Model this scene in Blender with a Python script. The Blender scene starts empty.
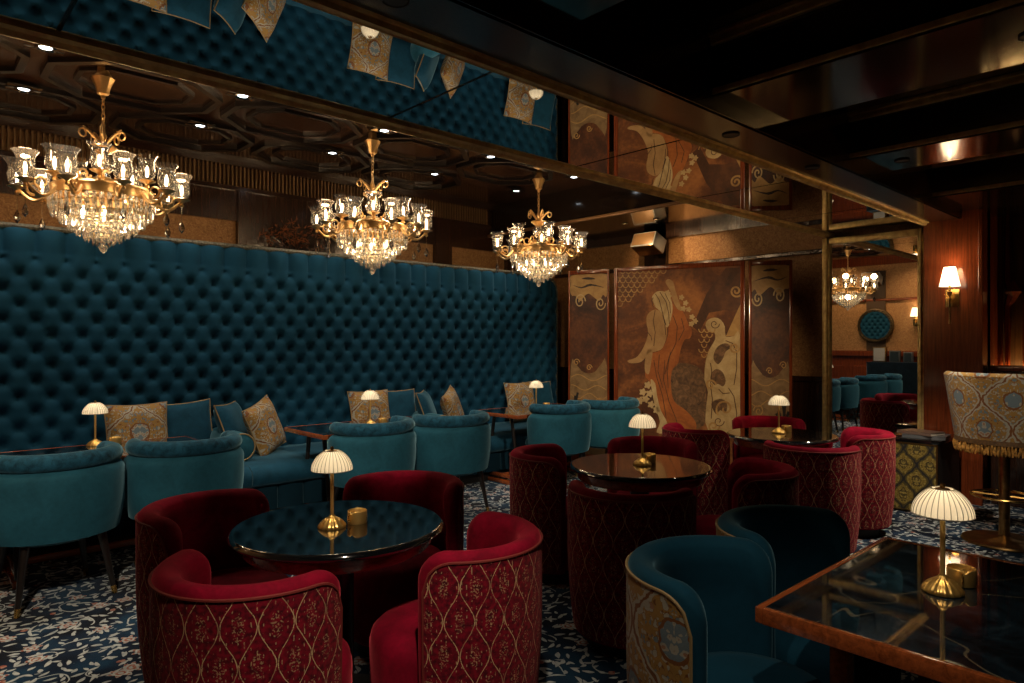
import bpy, bmesh, math, random
from mathutils import Vector, Matrix
random.seed(7)
PI = math.pi
sc = bpy.context.scene
COL = sc.collection

# ------------------------------------------------------------------ camera, world, exposure
cam_d = bpy.data.cameras.new('camera')
cam = bpy.data.objects.new('camera', cam_d)
COL.objects.link(cam)
cam.location = (0, 0, 1.45)
cam.rotation_euler = (PI / 2, 0, math.radians(-42.62))
cam_d.sensor_width = 36.0
cam_d.lens = 675.0 / 1024.0 * 36.0
cam_d.clip_start = 0.02
sc.camera = cam
w = bpy.data.worlds.new('world')
sc.world = w
w.use_nodes = True
w.node_tree.nodes['Background'].inputs[0].default_value = (0.02, 0.025, 0.03, 1)
w.node_tree.nodes['Background'].inputs[1].default_value = 0.2
sc.view_settings.view_transform = 'Standard'
sc.view_settings.look = 'None'
sc.view_settings.gamma = 1.0
sc.view_settings.use_curve_mapping = False
sc.view_settings.exposure = 0.0
try:
    sc.cycles.use_denoising = True
    sc.cycles.caustics_reflective = False
    sc.cycles.caustics_refractive = False
    sc.cycles.sample_clamp_indirect = 4.0
    sc.cycles.max_bounces = 10
    sc.cycles.transparent_max_bounces = 24
except Exception:
    pass

P_CHAND = 14.0      # point light in a chandelier
P_DOWN = 36.0       # far-zone ceiling spots
P_NEAR = 60.0       # spots of the coffered zone
P_LAMP = 0.5        # table lamp
P_SCONCE = 4.0
WARM = (1.0, 0.66, 0.36)
NEUT = (1.0, 0.86, 0.70)


def light(name, kind, loc, power, col=WARM, parent=None, size=0.05, angle=60, blend=0.6, aim=None):
    d = bpy.data.lights.new(name, kind)
    d.energy = power
    d.color = col
    if kind == 'POINT':
        d.shadow_soft_size = size
    if kind == 'SPOT':
        d.shadow_soft_size = size
        d.spot_size = math.radians(angle)
        d.spot_blend = blend
    if kind == 'AREA':
        d.size = size
    o = bpy.data.objects.new(name, d)
    COL.objects.link(o)
    o.location = loc
    if aim is not None:
        o.rotation_euler = (Vector(aim) - Vector(loc)).to_track_quat('-Z', 'Y').to_euler()
    if parent:
        o.parent = parent
    return o


# ------------------------------------------------------------------ mesh helpers
class MB:
    def __init__(s):
        s.v = []; s.f = []; s.uv = []

    def add(s, verts, faces, uvs=None):
        b = len(s.v)
        s.v += [tuple(p) for p in verts]
        s.uv += list(uvs) if uvs else [(p[0], p[2]) for p in verts]
        s.f += [tuple(b + i for i in f) for f in faces]
        return s

    def grid(s, nu, nv, fn, cu=False, cv=False, capu=False):
        vs = []; uvs = []
        for i in range(nu):
            for j in range(nv):
                r = fn(i, j)
                if len(r) == 2 and hasattr(r[0], '__len__'):
                    vs.append(r[0]); uvs.append(r[1])
                else:
                    vs.append(r); uvs.append((r[0], r[2]))
        fs = []
        for i in range(nu if cu else nu - 1):
            for j in range(nv if cv else nv - 1):
                i2 = (i + 1) % nu; j2 = (j + 1) % nv
                fs.append((i * nv + j, i2 * nv + j, i2 * nv + j2, i * nv + j2))
        if capu:
            fs.append(tuple(range(nv - 1, -1, -1)))
            fs.append(tuple((nu - 1) * nv + j for j in range(nv)))
        return s.add(vs, fs, uvs)

    def lathe(s, prof, seg=24, c=(0, 0, 0), sx=1, sy=1, flute=None):
        n = len(prof)
        def fn(i, j):
            a = 2 * PI * i / seg
            r, z = prof[j]
            if flute:
                r *= 1 + flute[1] * math.cos(flute[0] * a)
            return ((c[0] + sx * r * math.cos(a), c[1] + sy * r * math.sin(a), c[2] + z),
                    (a * max(0.05, max(p[0] for p in prof)), z))
        return s.grid(seg, n, fn, cu=True)

    def tube(s, path, rad, seg=8, cap=True, flat=1.0):
        path = [Vector(p) for p in path]
        n = len(path)
        if not hasattr(rad, '__len__'):
            rad = [rad] * n
        rings = []
        up = None
        for i in range(n):
            t = (path[min(i + 1, n - 1)] - path[max(i - 1, 0)])
            if t.length < 1e-9:
                t = Vector((0, 0, 1))
            t.normalize()
            if up is None:
                up = Vector((0, 0, 1)) if abs(t.z) < 0.9 else Vector((1, 0, 0))
            x = t.cross(up)
            if x.length < 1e-6:
                x = t.cross(Vector((0, 1, 0)))
            x.normalize()
            y = x.cross(t).normalized()
            up = y
            rings.append([path[i] + rad[i] * (flat * math.cos(2 * PI * k / seg) * x + math.sin(2 * PI * k / seg) * y) for k in range(seg)])
        vs = [p for r in rings for p in r]
        fs = []
        for i in range(n - 1):
            for k in range(seg):
                k2 = (k + 1) % seg
                fs.append((i * seg + k, i * seg + k2, (i + 1) * seg + k2, (i + 1) * seg + k))
        if cap:
            fs.append(tuple(range(seg - 1, -1, -1)))
            fs.append(tuple((n - 1) * seg + k for k in range(seg)))
        return s.add(vs, fs)

    def box(s, x0, x1, y0, y1, z0, z1, bev=0.0, seg=2):
        bm = bmesh.new()
        bmesh.ops.create_cube(bm, size=1)
        for v in bm.verts:
            v.co = Vector(((x0 + x1) / 2 + v.co.x * (x1 - x0), (y0 + y1) / 2 + v.co.y * (y1 - y0), (z0 + z1) / 2 + v.co.z * (z1 - z0)))
        if bev > 0:
            bmesh.ops.bevel(bm, geom=bm.edges[:], offset=bev, segments=seg, profile=0.5, affect='EDGES')
        bm.verts.index_update()
        s.add([v.co[:] for v in bm.verts], [[v.index for v in f.verts] for f in bm.faces])
        bm.free()
        return s

    def prism(s, pts, a, b, plane='xz'):
        """extrude a 2D outline between offsets a and b; plane names the outline's axes"""
        n = len(pts)
        def mk(p, o):
            if plane == 'xz': return (p[0], o, p[1])
            if plane == 'yz': return (o, p[0], p[1])
            return (p[0], p[1], o)
        vs = [mk(p, a) for p in pts] + [mk(p, b) for p in pts]
        fs = [tuple(range(n)), tuple(range(2 * n - 1, n - 1, -1))]
        for i in range(n):
            j = (i + 1) % n
            fs.append((i, i + n, j + n, j))
        return s.add(vs, fs)

    def xform(s, m):
        s.v = [tuple(m @ Vector(p)) for p in s.v]
        return s

    def build(s, name, mat, parent=None, smooth=True, loc=None, rot=None, sharp=40):
        me = bpy.data.meshes.new(name)
        me.from_pydata(s.v, [], s.f)
        uvl = me.uv_layers.new(name='UVMap')
        for lp in me.loops:
            uvl.data[lp.index].uv = s.uv[lp.vertex_index]
        bm = bmesh.new(); bm.from_mesh(me)
        bmesh.ops.recalc_face_normals(bm, faces=bm.faces[:])
        big = [f for f in bm.faces if len(f.verts) > 4]
        if big:
            bmesh.ops.triangulate(bm, faces=big)
        bm.to_mesh(me); bm.free()
        if smooth:
            for p in me.polygons:
                p.use_smooth = True
            me.set_sharp_from_angle(angle=math.radians(sharp))
        me.materials.append(mat)
        o = bpy.data.objects.new(name, me)
        COL.objects.link(o)
        if loc: o.location = loc
        if rot: o.rotation_euler = rot
        if parent: o.parent = parent
        return o


def tag(o, label=None, cat=None, group=None, kind=None):
    if label: o['label'] = label
    if cat: o['category'] = cat
    if group: o['group'] = group
    if kind: o['kind'] = kind
    return o


def thing(name, label, cat, loc=(0, 0, 0), rz=0.0, group=None):
    o = bpy.data.objects.new(name, None)
    o.empty_display_size = 0.1
    COL.objects.link(o)
    o.location = loc
    o.rotation_euler = (0, 0, rz)
    return tag(o, label, cat, group)


def copy_tree(o, parent=None):
    c = o.copy()
    COL.objects.link(c)
    c.parent = parent
    for ch in list(o.children):
        copy_tree(ch, c)
    return c


def smooth_poly(pts, k=4):
    out = []
    n = len(pts)
    for i in range(n):
        p0, p1, p2, p3 = (Vector(pts[(i + d) % n]) for d in (-1, 0, 1, 2))
        for q in range(k):
            t = q / k
            out.append(tuple(0.5 * ((2 * p1) + (-p0 + p2) * t + (2 * p0 - 5 * p1 + 4 * p2 - p3) * t * t + (-p0 + 3 * p1 - 3 * p2 + p3) * t ** 3)))
    return out


# ------------------------------------------------------------------ materials
class NG:
    def __init__(s, name):
        s.m = bpy.data.materials.new(name)
        s.m.use_nodes = True
        s.nt = s.m.node_tree
        s.bsdf = s.nt.nodes['Principled BSDF']
        s.out = s.nt.nodes['Material Output']

    def node(s, t, **kw):
        n = s.nt.nodes.new(t)
        for k, v in kw.items():
            setattr(n, k, v)
        return n

    def link(s, a, b):
        s.nt.links.new(a, b)

    def put(s, sock, v):
        if isinstance(v, bpy.types.NodeSocket):
            s.link(v, sock)
        elif v is not None:
            if hasattr(v, '__len__') and len(v) == 3 and sock.type == 'RGBA':
                v = (*v, 1)
            sock.default_value = v

    def m_(s, op, a, b=None, c=None, clamp=False):
        n = s.node('ShaderNodeMath', operation=op, use_clamp=clamp)
        s.put(n.inputs[0], a)
        if b is not None: s.put(n.inputs[1], b)
        if c is not None: s.put(n.inputs[2], c)
        return n.outputs[0]

    def vm(s, op, a, b=None):
        n = s.node('ShaderNodeVectorMath', operation=op)
        s.put(n.inputs[0], a)
        if b is not None: s.put(n.inputs[1], b)
        return n

    def mix(s, f, a, b, blend='MIX'):
        n = s.node('ShaderNodeMix', data_type='RGBA', blend_type=blend)
        s.put(n.inputs[0], f); s.put(n.inputs[6], a); s.put(n.inputs[7], b)
        return n.outputs[2]

    def ramp(s, f, stops, interp='LINEAR'):
        n = s.node('ShaderNodeValToRGB')
        n.color_ramp.interpolation = interp
        e = n.color_ramp.elements
        while len(e) > 1: e.remove(e[-1])
        e[0].position = stops[0][0]
        e[0].color = (*stops[0][1], 1) if hasattr(stops[0][1], '__len__') else (stops[0][1],) * 3 + (1,)
        for p, c in stops[1:]:
            q = e.new(p)
            q.color = (*c, 1) if hasattr(c, '__len__') else (c, c, c, 1)
        s.put(n.inputs[0], f)
        return n.outputs[0]

    def uv(s):
        return s.node('ShaderNodeUVMap').outputs[0]

    def obj(s):
        return s.node('ShaderNodeTexCoord').outputs['Object']

    def sep(s, v):
        n = s.node('ShaderNodeSeparateXYZ'); s.put(n.inputs[0], v)
        return n.outputs

    def noise(s, v, scale, detail=3, rough=0.5, dist=0.0, out=0):
        n = s.node('ShaderNodeTexNoise')
        s.put(n.inputs['Vector'], v)
        n.inputs['Scale'].default_value = scale
        n.inputs['Detail'].default_value = detail
        n.inputs['Roughness'].default_value = rough
        n.inputs['Distortion'].default_value = dist
        return n.outputs[out]

    def scale(s, v, k):
        n = s.node('ShaderNodeMapping'); s.put(n.inputs['Vector'], v)
        n.inputs['Scale'].default_value = k
        return n.outputs[0]

    def bump(s, h, strength=0.3, dist=0.01):
        n = s.node('ShaderNodeBump')
        n.inputs['Strength'].default_value = strength
        n.inputs['Distance'].default_value = dist
        s.put(n.inputs['Height'], h)
        s.link(n.outputs[0], s.bsdf.inputs['Normal'])

    def set(s, **kw):
        names = dict(col='Base Color', rough='Roughness', metal='Metallic', sheen='Sheen Weight', sheen_rough='Sheen Roughness',
                     sheen_tint='Sheen Tint', coat='Coat Weight', coat_rough='Coat Roughness', spec='Specular IOR Level',
                     em='Emission Color', ems='Emission Strength', alpha='Alpha', trans='Transmission Weight')
        for k, v in kw.items():
            s.put(s.bsdf.inputs[names[k]], v)
        return s


def velvet(name, col, sheen_col, sheen=0.6, var=0.45, scale=9):
    g = NG(name)
    n = g.noise(g.obj(), scale, 4, 0.6, 0.6)
    n2 = g.noise(g.obj(), scale * 9, 2)
    f = g.m_('ADD', g.m_('MULTIPLY', n, 0.8), g.m_('MULTIPLY', n2, 0.2))
    lo = tuple(c * (1 - var) for c in col)
    hi = tuple(c * (1 + var) for c in col)
    g.set(col=g.ramp(f, [(0.3, lo), (0.7, hi)]), rough=0.85, sheen=sheen, sheen_rough=0.35, sheen_tint=sheen_col, spec=0.15)
    g.bump(n2, 0.08, 0.004)
    return g.m


def plain(name, col, rough=0.5, metal=0.0, coat=0.0, noise=0.0, scale=30, spec=0.5):
    g = NG(name)
    if noise:
        n = g.noise(g.obj(), scale, 4, 0.6)
        c = g.ramp(n, [(0.3, tuple(x * (1 - noise) for x in col)), (0.7, tuple(min(1, x * (1 + noise)) for x in col))])
    else:
        c = col
    g.set(col=c, rough=rough, metal=metal, coat=coat, coat_rough=0.08, spec=spec)
    return g.m


def wood(name, col, rough=0.3, coat=0.4, axis=2, scale=3.0, var=0.5):
    g = NG(name)
    k = [14, 14, 14]; k[axis] = 0.7
    v = g.scale(g.obj(), tuple(x * scale / 3 for x in k))
    n = g.noise(v, 4, 5, 0.6, 0.8)
    n2 = g.noise(v, 30, 2)
    f = g.m_('ADD', g.m_('MULTIPLY', n, 0.75), g.m_('MULTIPLY', n2, 0.25))
    g.set(col=g.ramp(f, [(0.32, tuple(c * (1 - var) for c in col)), (0.68, tuple(c * (1 + var) for c in col))]), rough=rough, coat=coat, coat_rough=0.12)
    return g.m


def ogee(g, u, v, wd, ht):
    """distance (in metres, roughly) to the nearest curve of an ogee lattice"""
    cs = g.m_('MULTIPLY', g.m_('COSINE', g.m_('MULTIPLY', v, 2 * PI / ht)), wd * 0.23)
    a = g.m_('PINGPONG', g.m_('SUBTRACT', u, cs), wd * 0.5)
    b = g.m_('PINGPONG', g.m_('ADD', g.m_('ADD', u, cs), wd * 0.5), wd * 0.5)
    return g.m_('MINIMUM', a, b)


def medal(g, u, v, wd, ht):
    a = g.m_('SINE', g.m_('MULTIPLY', u, 2 * PI / wd))
    b = g.m_('COSINE', g.m_('MULTIPLY', v, 2 * PI / ht))
    return g.m_('MULTIPLY', g.m_('MULTIPLY', a, b), -1.0)


def red_damask(name):
    g = NG(name)
    uv = g.uv()
    wob = g.noise(uv, 30, 2, out=1)
    uv2 = g.vm('ADD', uv, g.vm('SCALE', g.vm('SUBTRACT', wob, (0.5, 0.5, 0.5)).outputs[0]).outputs[0])
    sc_ = g.vm('SUBTRACT', wob, (0.5, 0.5, 0.5)).outputs[0]
    sn = g.node('ShaderNodeVectorMath', operation='SCALE'); g.link(sc_, sn.inputs[0]); sn.inputs['Scale'].default_value = 0.006
    uv2 = g.vm('ADD', uv, sn.outputs[0]).outputs[0]
    x, y, _ = g.sep(uv2)
    W, H = 0.10, 0.22
    d = ogee(g, x, y, W, H)
    line = g.m_('LESS_THAN', d, 0.0014)
    F = medal(g, x, y, W, H)
    core = g.m_('MULTIPLY', g.m_('GREATER_THAN', F, 0.50), g.m_('GREATER_THAN', g.noise(uv, 160, 1), 0.56))
    tick = g.m_('MULTIPLY', g.m_('LESS_THAN', g.m_('PINGPONG', x, 0.008), 0.0016), g.m_('GREATER_THAN', g.noise(uv, 70, 1), 0.60))
    brk = g.m_('GREATER_THAN', g.noise(uv, 110, 2), 0.40)
    brk2 = g.m_('GREATER_THAN', g.noise(uv, 16, 2), 0.44)
    mot = g.m_('MULTIPLY', g.m_('ADD', g.m_('MULTIPLY', core, 0.4), g.m_('MULTIPLY', tick, 0.55), clamp=True), brk)
    gold = g.m_('MULTIPLY', g.m_('MAXIMUM', g.m_('MULTIPLY', line, g.m_('ADD', 0.35, g.m_('MULTIPLY', brk, 0.65))), mot), g.m_('ADD', 0.45, g.m_('MULTIPLY', brk2, 0.55)))
    n = g.noise(uv, 60, 3)
    base = g.ramp(n, [(0.35, (0.06, 0.001, 0.007)), (0.65, (0.24, 0.003, 0.018))])
    g.set(col=g.mix(gold, base, (0.78, 0.56, 0.30)), rough=g.m_('SUBTRACT', 0.75, g.m_('MULTIPLY', gold, 0.3)), metal=g.m_('MULTIPLY', gold, 0.25), sheen=0.2, sheen_tint=(1, 0.25, 0.25), spec=0.2)
    g.bump(g.m_('ADD', gold, n), 0.15, 0.003)
    return g.m


def brocade(name, W=0.2, H=0.26, bright=1.0, goldy=0.0, off=0.0, cells=38):
    """gold ground, grey-blue foliage, rust and cream motifs in an ogee frame; mirror-symmetric like a woven damask"""
    g = NG(name)
    uv = g.vm('SUBTRACT', g.uv(), (off, 0, 0)).outputs[0]
    x0, y0, _ = g.sep(uv)
    sx = g.m_('PINGPONG', g.m_('SUBTRACT', x0, W * 0.25), W * 0.5)
    cmb = g.node('ShaderNodeCombineXYZ')
    g.put(cmb.inputs[0], sx); g.put(cmb.inputs[1], y0)
    wob = g.vm('SUBTRACT', g.noise(cmb.outputs[0], 26, 2, out=1), (0.5, 0.5, 0.5)).outputs[0]
    sn = g.node('ShaderNodeVectorMath', operation='SCALE'); g.link(wob, sn.inputs[0]); sn.inputs['Scale'].default_value = 0.035
    x, y, _ = g.sep(g.vm('ADD', uv, sn.outputs[0]).outputs[0])
    F = medal(g, x, y, W, H)
    d = ogee(g, x, y, W, H)
    vo = g.node('ShaderNodeTexVoronoi', feature='F1')
    g.put(vo.inputs['Vector'], g.vm('ADD', cmb.outputs[0], sn.outputs[0]).outputs[0]); vo.inputs['Scale'].default_value = cells
    cell = g.sep(vo.outputs['Color'])[0]
    petal = vo.outputs['Distance']
    k = bright
    gold = (0.29 * k, 0.165 * k, 0.042 * k); rust = (0.16 * k, 0.060 * k, 0.016 * k)
    blue = (0.13 * k, 0.18 * k, 0.21 * k); pale = (0.33 * k, 0.32 * k, 0.26 * k); pink = (0.28 * k, 0.15 * k, 0.09 * k)
    if goldy:
        gold = (0.27 * k, 0.19 * k, 0.035 * k); rust = (0.05 * k, 0.03 * k, 0.012 * k); blue = (0.09 * k, 0.07 * k, 0.02 * k); pale = (0.42 * k, 0.32 * k, 0.09 * k); pink = gold
    v2 = g.node('ShaderNodeTexVoronoi', feature='F1')
    g.put(v2.inputs['Vector'], g.vm('ADD', cmb.outputs[0], sn.outputs[0]).outputs[0]); v2.inputs['Scale'].default_value = cells * 2.3
    c2 = g.sep(v2.outputs['Color'])
    ground = g.mix(g.m_('LESS_THAN', v2.outputs['Distance'], 0.42), gold, g.ramp(c2[0], [(0.0, gold), (0.30, pale), (0.55, blue), (0.72, gold), (0.82, rust), (0.9, pale)], 'CONSTANT'))
    # leaf and flower cells
    f1 = g.ramp(cell, [(0.0, pale), (0.34, blue), (0.52, gold), (0.64, pink), (0.76, pale), (0.9, blue)], 'CONSTANT')
    col = g.mix(g.m_('LESS_THAN', petal, 0.36), ground, f1)
    col = g.mix(g.m_('MULTIPLY', g.m_('GREATER_THAN', petal, 0.36), g.m_('LESS_THAN', petal, 0.40)), col, rust)
    # frames and medallions
    band = g.m_('MULTIPLY', g.m_('GREATER_THAN', d, 0.007), g.m_('LESS_THAN', d, 0.022))
    col = g.mix(band, col, pale if not goldy else blue)
    col = g.mix(g.m_('LESS_THAN', d, 0.007), col, rust if not goldy else (0.012, 0.014, 0.02))
    ring = g.m_('MULTIPLY', g.m_('GREATER_THAN', F, 0.55), g.m_('LESS_THAN', F, 0.68))
    col = g.mix(ring, col, rust)
    core = g.m_('GREATER_THAN', F, 0.68)
    fl = g.ramp(petal, [(0.0, pink), (0.25, pale), (0.45, blue)], 'CONSTANT')
    col = g.mix(core, col, fl)
    th = g.noise(g.scale(uv, (160, 420, 1)), 1.0, 1)
    col = g.mix(g.m_('MULTIPLY', th, 0.35), col, (0.03, 0.02, 0.01))
    g.set(col=col, rough=0.6, sheen=0.05, spec=0.25)
    g.bump(g.m_('ADD', petal, g.m_('MULTIPLY', th, 0.3)), 0.25, 0.004)
    return g.m


def carpet_mat():
    g = NG('floral_carpet')
    pos = g.obj()
    flat = g.vm('MULTIPLY', pos, (1, 1, 0)).outputs[0]
    wob = g.vm('SUBTRACT', g.noise(flat, 5, 2, out=1), (0.5, 0.5, 0.5)).outputs[0]
    sn = g.node('ShaderNodeVectorMath', operation='SCALE'); g.link(wob, sn.inputs[0]); sn.inputs['Scale'].default_value = 0.07
    p = g.vm('MULTIPLY', g.vm('ADD', flat, sn.outputs[0]).outputs[0], (1, 1, 0)).outputs[0]

    def cells(scale, rnd=0.9):
        v = g.node('ShaderNodeTexVoronoi', voronoi_dimensions='2D', feature='F1')
        g.put(v.inputs['Vector'], p)
        v.inputs['Scale'].default_value = scale
        v.inputs['Randomness'].default_value = rnd
        loc = g.vm('SUBTRACT', p, v.outputs['Position']).outputs[0]
        c = g.sep(v.outputs['Color'])
        lx, ly, _ = g.sep(loc)
        return lx, ly, c

    def rot(lx, ly, a):
        s_, c_ = g.m_('SINE', a), g.m_('COSINE', a)
        return (g.m_('SUBTRACT', g.m_('MULTIPLY', lx, c_), g.m_('MULTIPLY', ly, s_)),
                g.m_('ADD', g.m_('MULTIPLY', lx, s_), g.m_('MULTIPLY', ly, c_)))

    def leaf(scale, L, Wd, keep):
        lx, ly, c = cells(scale)
        rx, ry = rot(lx, ly, g.m_('MULTIPLY', c[0], 2 * PI))
        ry = g.m_('ADD', ry, g.m_('MULTIPLY', g.m_('MULTIPLY', rx, rx), 6.0))
        q = g.m_('ADD', g.m_('POWER', g.m_('ABSOLUTE', g.m_('DIVIDE', rx, L)), 2.0), g.m_('ABSOLUTE', g.m_('DIVIDE', ry, Wd)))
        return g.m_('MULTIPLY', g.m_('LESS_THAN', q, 1.0), g.m_('LESS_THAN', c[1], keep))

    l1 = leaf(14.0, 0.030, 0.0105, 0.62)
    l2 = leaf(19.0, 0.022, 0.009, 0.5)
    l3 = leaf(9.0, 0.046, 0.008, 0.4)
    # big rosettes
    lx, ly, c = cells(5.2)
    ang = g.m_('ARCTAN2', ly, lx)
    r = g.m_('SQRT', g.m_('ADD', g.m_('MULTIPLY', lx, lx), g.m_('MULTIPLY', ly, ly)))
    lob = g.m_('ADD', 0.036, g.m_('MULTIPLY', g.m_('COSINE', g.m_('MULTIPLY', ang, 6.0)), 0.010))
    keep = g.m_('LESS_THAN', c[1], 0.55)
    ros = g.m_('MULTIPLY', g.m_('LESS_THAN', r, lob), keep)
    rosc = g.m_('MULTIPLY', g.m_('LESS_THAN', g.m_('PINGPONG', g.m_('ADD', r, g.m_('MULTIPLY', g.noise(p, 90, 1), 0.015)), 0.011), 0.005), ros)
    # scrolling stems: a spiral arm in every large cell
    lx2, ly2, c2 = cells(3.1, 0.7)
    a2 = g.m_('ARCTAN2', ly2, lx2)
    r2 = g.m_('SQRT', g.m_('ADD', g.m_('MULTIPLY', lx2, lx2), g.m_('MULTIPLY', ly2, ly2)))
    sp = g.m_('PINGPONG', g.m_('SUBTRACT', g.m_('ADD', r2, g.m_('MULTIPLY', c2[0], 0.3)), g.m_('MULTIPLY', a2, 0.075 / (2 * PI) * 2)), 0.075)
    stem = g.m_('MULTIPLY', g.m_('LESS_THAN', sp, 0.0036), g.m_('GREATER_THAN', g.noise(p, 4.2, 2), 0.46))
    nb = g.noise(flat, 3.2, 3)
    navy = g.ramp(nb, [(0.38, (0.002, 0.005, 0.012)), (0.5, (0.005, 0.020, 0.050)), (0.64, (0.010, 0.055, 0.115))])
    cream = g.ramp(g.noise(flat, 24, 2), [(0.3, (0.42, 0.48, 0.50)), (0.7, (0.74, 0.80, 0.78))])
    coral = g.ramp(g.noise(flat, 60, 2), [(0.4, (0.40, 0.09, 0.05)), (0.6, (0.52, 0.33, 0.26))])
    leafs = g.m_('MAXIMUM', g.m_('MAXIMUM', l1, l2), g.m_('MAXIMUM', l3, stem))
    col = g.mix(leafs, navy, cream)
    col = g.mix(ros, col, cream)
    col = g.mix(rosc, col, coral)
    small = leaf(7.0, 0.016, 0.016, 0.3)
    col = g.mix(small, col, coral)
    pile = g.noise(flat, 420, 2)
    col = g.mix(g.m_('MULTIPLY', pile, 0.28), col, (0.004, 0.007, 0.014))
    g.set(col=col, rough=0.95, sheen=0.1, spec=0.05)
    g.bump(pile, 0.4, 0.004)
    return g.m


def thin_glass(name, tint=(1, 1, 1), gloss=0.35, ior=1.5, rough=0.02, frost=0.0):
    g = NG(name)
    g.nt.nodes.remove(g.bsdf)
    tr = g.node('ShaderNodeBsdfTransparent'); tr.inputs[0].default_value = (*tint, 1)
    gl = g.node('ShaderNodeBsdfGlossy'); gl.inputs['Roughness'].default_value = rough
    fr = g.node('ShaderNodeFresnel'); fr.inputs[0].default_value = ior
    f = g.m_('ADD', fr.outputs[0], gloss, clamp=True)
    if frost:
        v = g.node('ShaderNodeTexVoronoi', feature='DISTANCE_TO_EDGE'); g.put(v.inputs['Vector'], g.obj()); v.inputs['Scale'].default_value = 70
        f = g.m_('ADD', f, g.m_('MULTIPLY', g.m_('LESS_THAN', v.outputs[0], 0.12), frost), clamp=True)
    mx = g.node('ShaderNodeMixShader')
    g.link(f, mx.inputs[0]); g.link(tr.outputs[0], mx.inputs[1]); g.link(gl.outputs[0], mx.inputs[2])
    last = mx.outputs[0]
    if frost:
        tl = g.node('ShaderNodeBsdfTranslucent'); tl.inputs[0].default_value = (1, 0.93, 0.8, 1)
        m2 = g.node('ShaderNodeMixShader'); m2.inputs[0].default_value = 0.05 if frost > 0.01 else 0.16
        g.link(last, m2.inputs[1]); g.link(tl.outputs[0], m2.inputs[2]); last = m2.outputs[0]
    g.link(last, g.out.inputs[0])
    return g.m


def emit(name, col, strength):
    g = NG(name)
    g.set(col=(0.8, 0.8, 0.8), em=col, ems=strength)
    return g.m


def shade_mat(name, col, trans=0.5, em=0.0):
    g = NG(name)
    g.nt.nodes.remove(g.bsdf)
    df = g.node('ShaderNodeBsdfDiffuse'); df.inputs[0].default_value = (*col, 1)
    tl = g.node('ShaderNodeBsdfTranslucent'); tl.inputs[0].default_value = (*col, 1)
    mx = g.node('ShaderNodeMixShader'); mx.inputs[0].default_value = trans
    g.link(df.outputs[0], mx.inputs[1]); g.link(tl.outputs[0], mx.inputs[2])
    last = mx.outputs[0]
    if em:
        e = g.node('ShaderNodeEmission'); e.inputs[0].default_value = (1, 0.84, 0.62, 1); e.inputs[1].default_value = em
        ad = g.node('ShaderNodeAddShader'); g.link(last, ad.inputs[0]); g.link(e.outputs[0], ad.inputs[1]); last = ad.outputs[0]
    g.link(last, g.out.inputs[0])
    return g.m


def wallpaper_mat():
    g = NG('textured_wallpaper')
    v = g.obj()
    n = g.noise(v, 34, 4, 0.6, 2.0)
    n2 = g.noise(v, 9, 3, 0.6, 3.0)
    f = g.m_('ADD', g.m_('MULTIPLY', n, 0.7), g.m_('MULTIPLY', n2, 0.3))
    g.set(col=g.ramp(f, [(0.35, (0.22, 0.105, 0.040)), (0.5, (0.38, 0.20, 0.080)), (0.62, (0.52, 0.30, 0.13))]), rough=0.5, spec=0.3)
    g.bump(f, 0.5, 0.01)
    return g.m


def marble_mat():
    g = NG('dark_blue_marble')
    v = g.obj()
    n = g.noise(v, 5, 6, 0.65, 2.5)
    vein = g.m_('ABSOLUTE', g.m_('SUBTRACT', g.noise(v, 1.7, 2, 0.45, 1.0), 0.5))
    vm = g.m_('MULTIPLY', g.m_('LESS_THAN', vein, 0.004), 0.6)
    base = g.ramp(n, [(0.4, (0.004, 0.007, 0.010)), (0.6, (0.012, 0.026, 0.040)), (0.72, (0.035, 0.060, 0.080))])
    g.set(col=g.mix(vm, base, (0.22, 0.19, 0.12)), rough=0.04, coat=0.6, coat_rough=0.02, spec=0.6)
    return g.m


def lacquer_paint(name, lo, mid, hi, scale=2.2):
    g = NG(name)
    v = g.obj()
    n = g.noise(v, scale, 5, 0.6, 1.0)
    n2 = g.noise(v, scale * 14, 3, 0.6)
    f = g.m_('ADD', g.m_('MULTIPLY', n, 0.8), g.m_('MULTIPLY', n2, 0.2))
    g.set(col=g.ramp(f, [(0.34, lo), (0.5, mid), (0.66, hi)]), rough=0.55, coat=0.08, coat_rough=0.3)
    return g.m


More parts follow.
